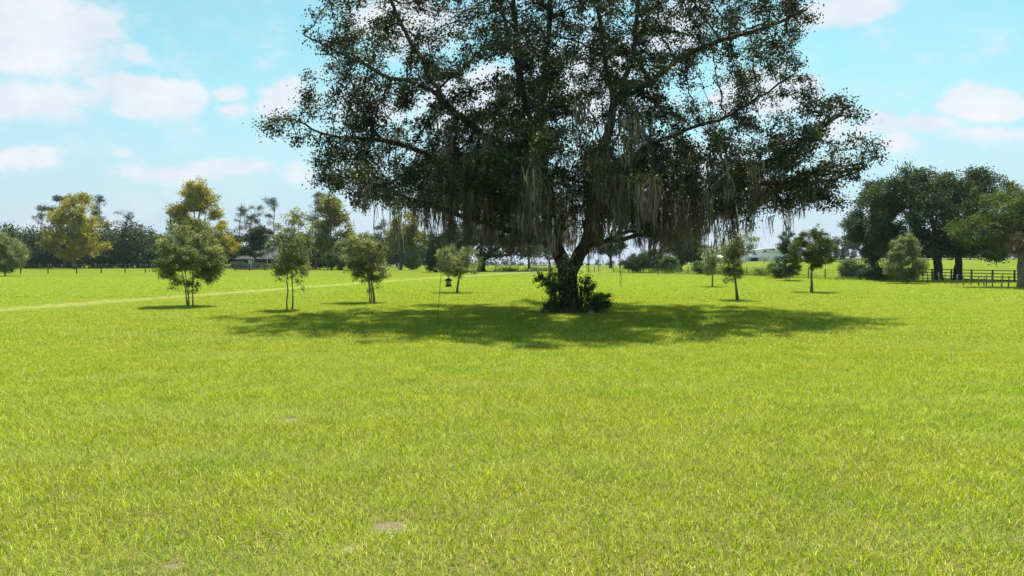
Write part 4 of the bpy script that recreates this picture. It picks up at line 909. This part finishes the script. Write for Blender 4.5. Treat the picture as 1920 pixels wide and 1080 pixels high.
# ------------------------------------------------------------------ buildings
def build_house():
    D = 156.0; x0, x1 = W(441, D), W(536, D); w = x1 - x0; cx = (x0 + x1) / 2; hw = w / 2; dp = 9.0
    root = thing('house', 'low navy blue house with a grey roof half hidden by trees', 'house', (cx, D, 0)); e, rz = 2.35, 5.1
    b = MB(); b.box((0, dp / 2, e / 2), (w - .8, dp - .8, e)); b.build('wall', M['navy'], root)
    b = MB(); b.v = [(-hw, 0, e), (hw, 0, e), (hw, dp, e), (-hw, dp, e), (-hw + 1.6, dp / 2, rz), (hw - 1.6, dp / 2, rz)]
    b.f = [(0, 1, 5, 4), (1, 2, 5), (2, 3, 4, 5), (3, 0, 4), (3, 2, 1, 0)]; b.build('roof', M['roof_shingle'], root)
    b = MB(); b.box((0, -.035, e - .09), (w + .05, .05, .2)); b.build('fascia', M['white'], root)
    d = MB(); d.box((W(468, D) - cx, .37, 1.0), (.95, .06, 2.0)); d.build('door', M['white'], root)
    for px in (452, 484, 512):
        f = MB(); f.box((W(px, D) - cx, .37, 1.35), (1.2, .06, .92)); fo = f.build('window', M['grey_board'], root)
        g = MB(); g.box((W(px, D) - cx, .33, 1.35), (1.1, .03, .82)); g.build('pane', M['glass'], fo)
    for px in (475.5, 501):
        p = MB(); p.box((W(px, D) - cx, .06, 1.12), (.14, .12, 2.24)); p.build('porch_post', M['white'], root)
build_house()
for lb, px, w, h, sd_ in (('dark green shrub at the left corner of the house', 450, 4.4, 1.5, 141), ('dark shrub between the house door and the airy young tree', 490, 3.6, 1.1, 142)):
    shrub('shrub', lb, px, 152, w, h, 'dark', sd_, .3, 110, 45, 'shrubs by the house', 'shrub', .25)

def build_barn():
    D = 200.0; xa, xb = W(1396, D), W(1473, D); cx = (xa + xb) / 2; w = xb - xa; z = gz(cx, D)
    ez = CAMZ + (HZ - 473) / F * D - z; rz = CAMZ + (HZ - 467.6) / F * D - z
    root = thing('barn', 'white metal barn with a shallow gable on the hill', 'barn', (cx, D, z)); h = w / 2; dp = 16
    b = MB(); b.v = [(-h, 0, -.4), (h, 0, -.4), (h, 0, ez), (0, 0, rz), (-h, 0, ez), (-h, dp, -.4), (h, dp, -.4), (h, dp, ez), (0, dp, rz), (-h, dp, ez)]
    b.f = [(0, 1, 2, 3, 4), (9, 8, 7, 6, 5), (1, 6, 7, 2), (5, 0, 4, 9)]; b.build('wall', M['metal_white'], root)
    b = MB(); o = .35; t = .14
    P = [(-h - o, ez - .1), (0, rz + .03), (h + o, ez - .1)]; v = []
    for y in (-o, dp + o):
        for x, zz_ in P: v.append((x, y, zz_ + .01))
        for x, zz_ in P: v.append((x, y, zz_ + t))
    b.v = v; b.f = [(0, 1, 4, 3), (1, 2, 5, 4), (6, 9, 10, 7), (7, 10, 11, 8), (3, 4, 10, 9), (4, 5, 11, 10), (0, 6, 7, 1), (1, 7, 8, 2), (0, 3, 9, 6), (2, 8, 11, 5)]
    b.build('roof', M['metal_roof'], root)
    b = MB(); b.box((0, -.02, (ez + rz) / 2 - .15), (.9, .05, .45)); b.build('vent', M['glass'], root)
    b = MB(); b.box((0, -.02, ez - .18), (w, .03, .16)); b.build('trim', M['metal_roof'], root)
    b = MB(); b.box((-h * .55, -1.2, 1.15), (h * .62, 2.3, .12), 0, 0); b.build('porch_roof', M['white'], root)
    b = MB()
    for sx in (-h * .84, -h * .26): b.box((sx, -2.2, .35), (.12, .12, 1.5))
    b.build('porch_post', M['white'], root)
    b = MB(); b.box((-h * .55, -.03, .45), (h * .4, .04, 1.1)); b.build('door', M['glass'], root)
build_barn()
D = 235.0; xa, xb = W(1306, D), W(1356, D); z = gz((xa + xb) / 2, D); root = thing('shed', 'long low white shed seen behind the small grey green tree', 'shed', ((xa + xb) / 2, D, z)); w = xb - xa; h = CAMZ + (HZ - 483) / F * D - z
b = MB(); b.box((0, 3, h / 2 - .2), (w, 6, h + .4)); b.build('wall', M['metal_white'], root)
b = MB(); h2 = w / 2 + .3; b.v = [(-h2, -.4, h + .01), (h2, -.4, h + .01), (h2, 6.4, h + .01), (-h2, 6.4, h + .01), (-h2, 3, h + .9), (h2, 3, h + .9)]
b.f = [(0, 1, 5, 4), (1, 2, 5), (2, 3, 4, 5), (3, 0, 4), (3, 2, 1, 0)]; b.build('roof', M['white'], root)
b = MB()
for k in range(4): b.box((-w * .36 + w * .24 * k, -.02, h * .4), (1.1, .05, h * .75))
b.build('door', M['glass'], root)

# ------------------------------------------------------------------ the air
def build_haze():
    b = MB(); b.box((0, 625, 11.5), (2420, 1770, 46)); o = b.build('haze', None)
    m, g, out = new_mat('haze'); v = g.node('ShaderNodeVolumePrincipled'); v.inputs['Color'].default_value = (.80, .90, 1, 1); v.inputs['Density'].default_value = HAZE; v.inputs['Anisotropy'].default_value = .3
    g.l.new(v.outputs[0], out.inputs['Volume']); o.data.materials.append(m); ident(o, kind='stuff')
HAZE = .00012
build_haze()
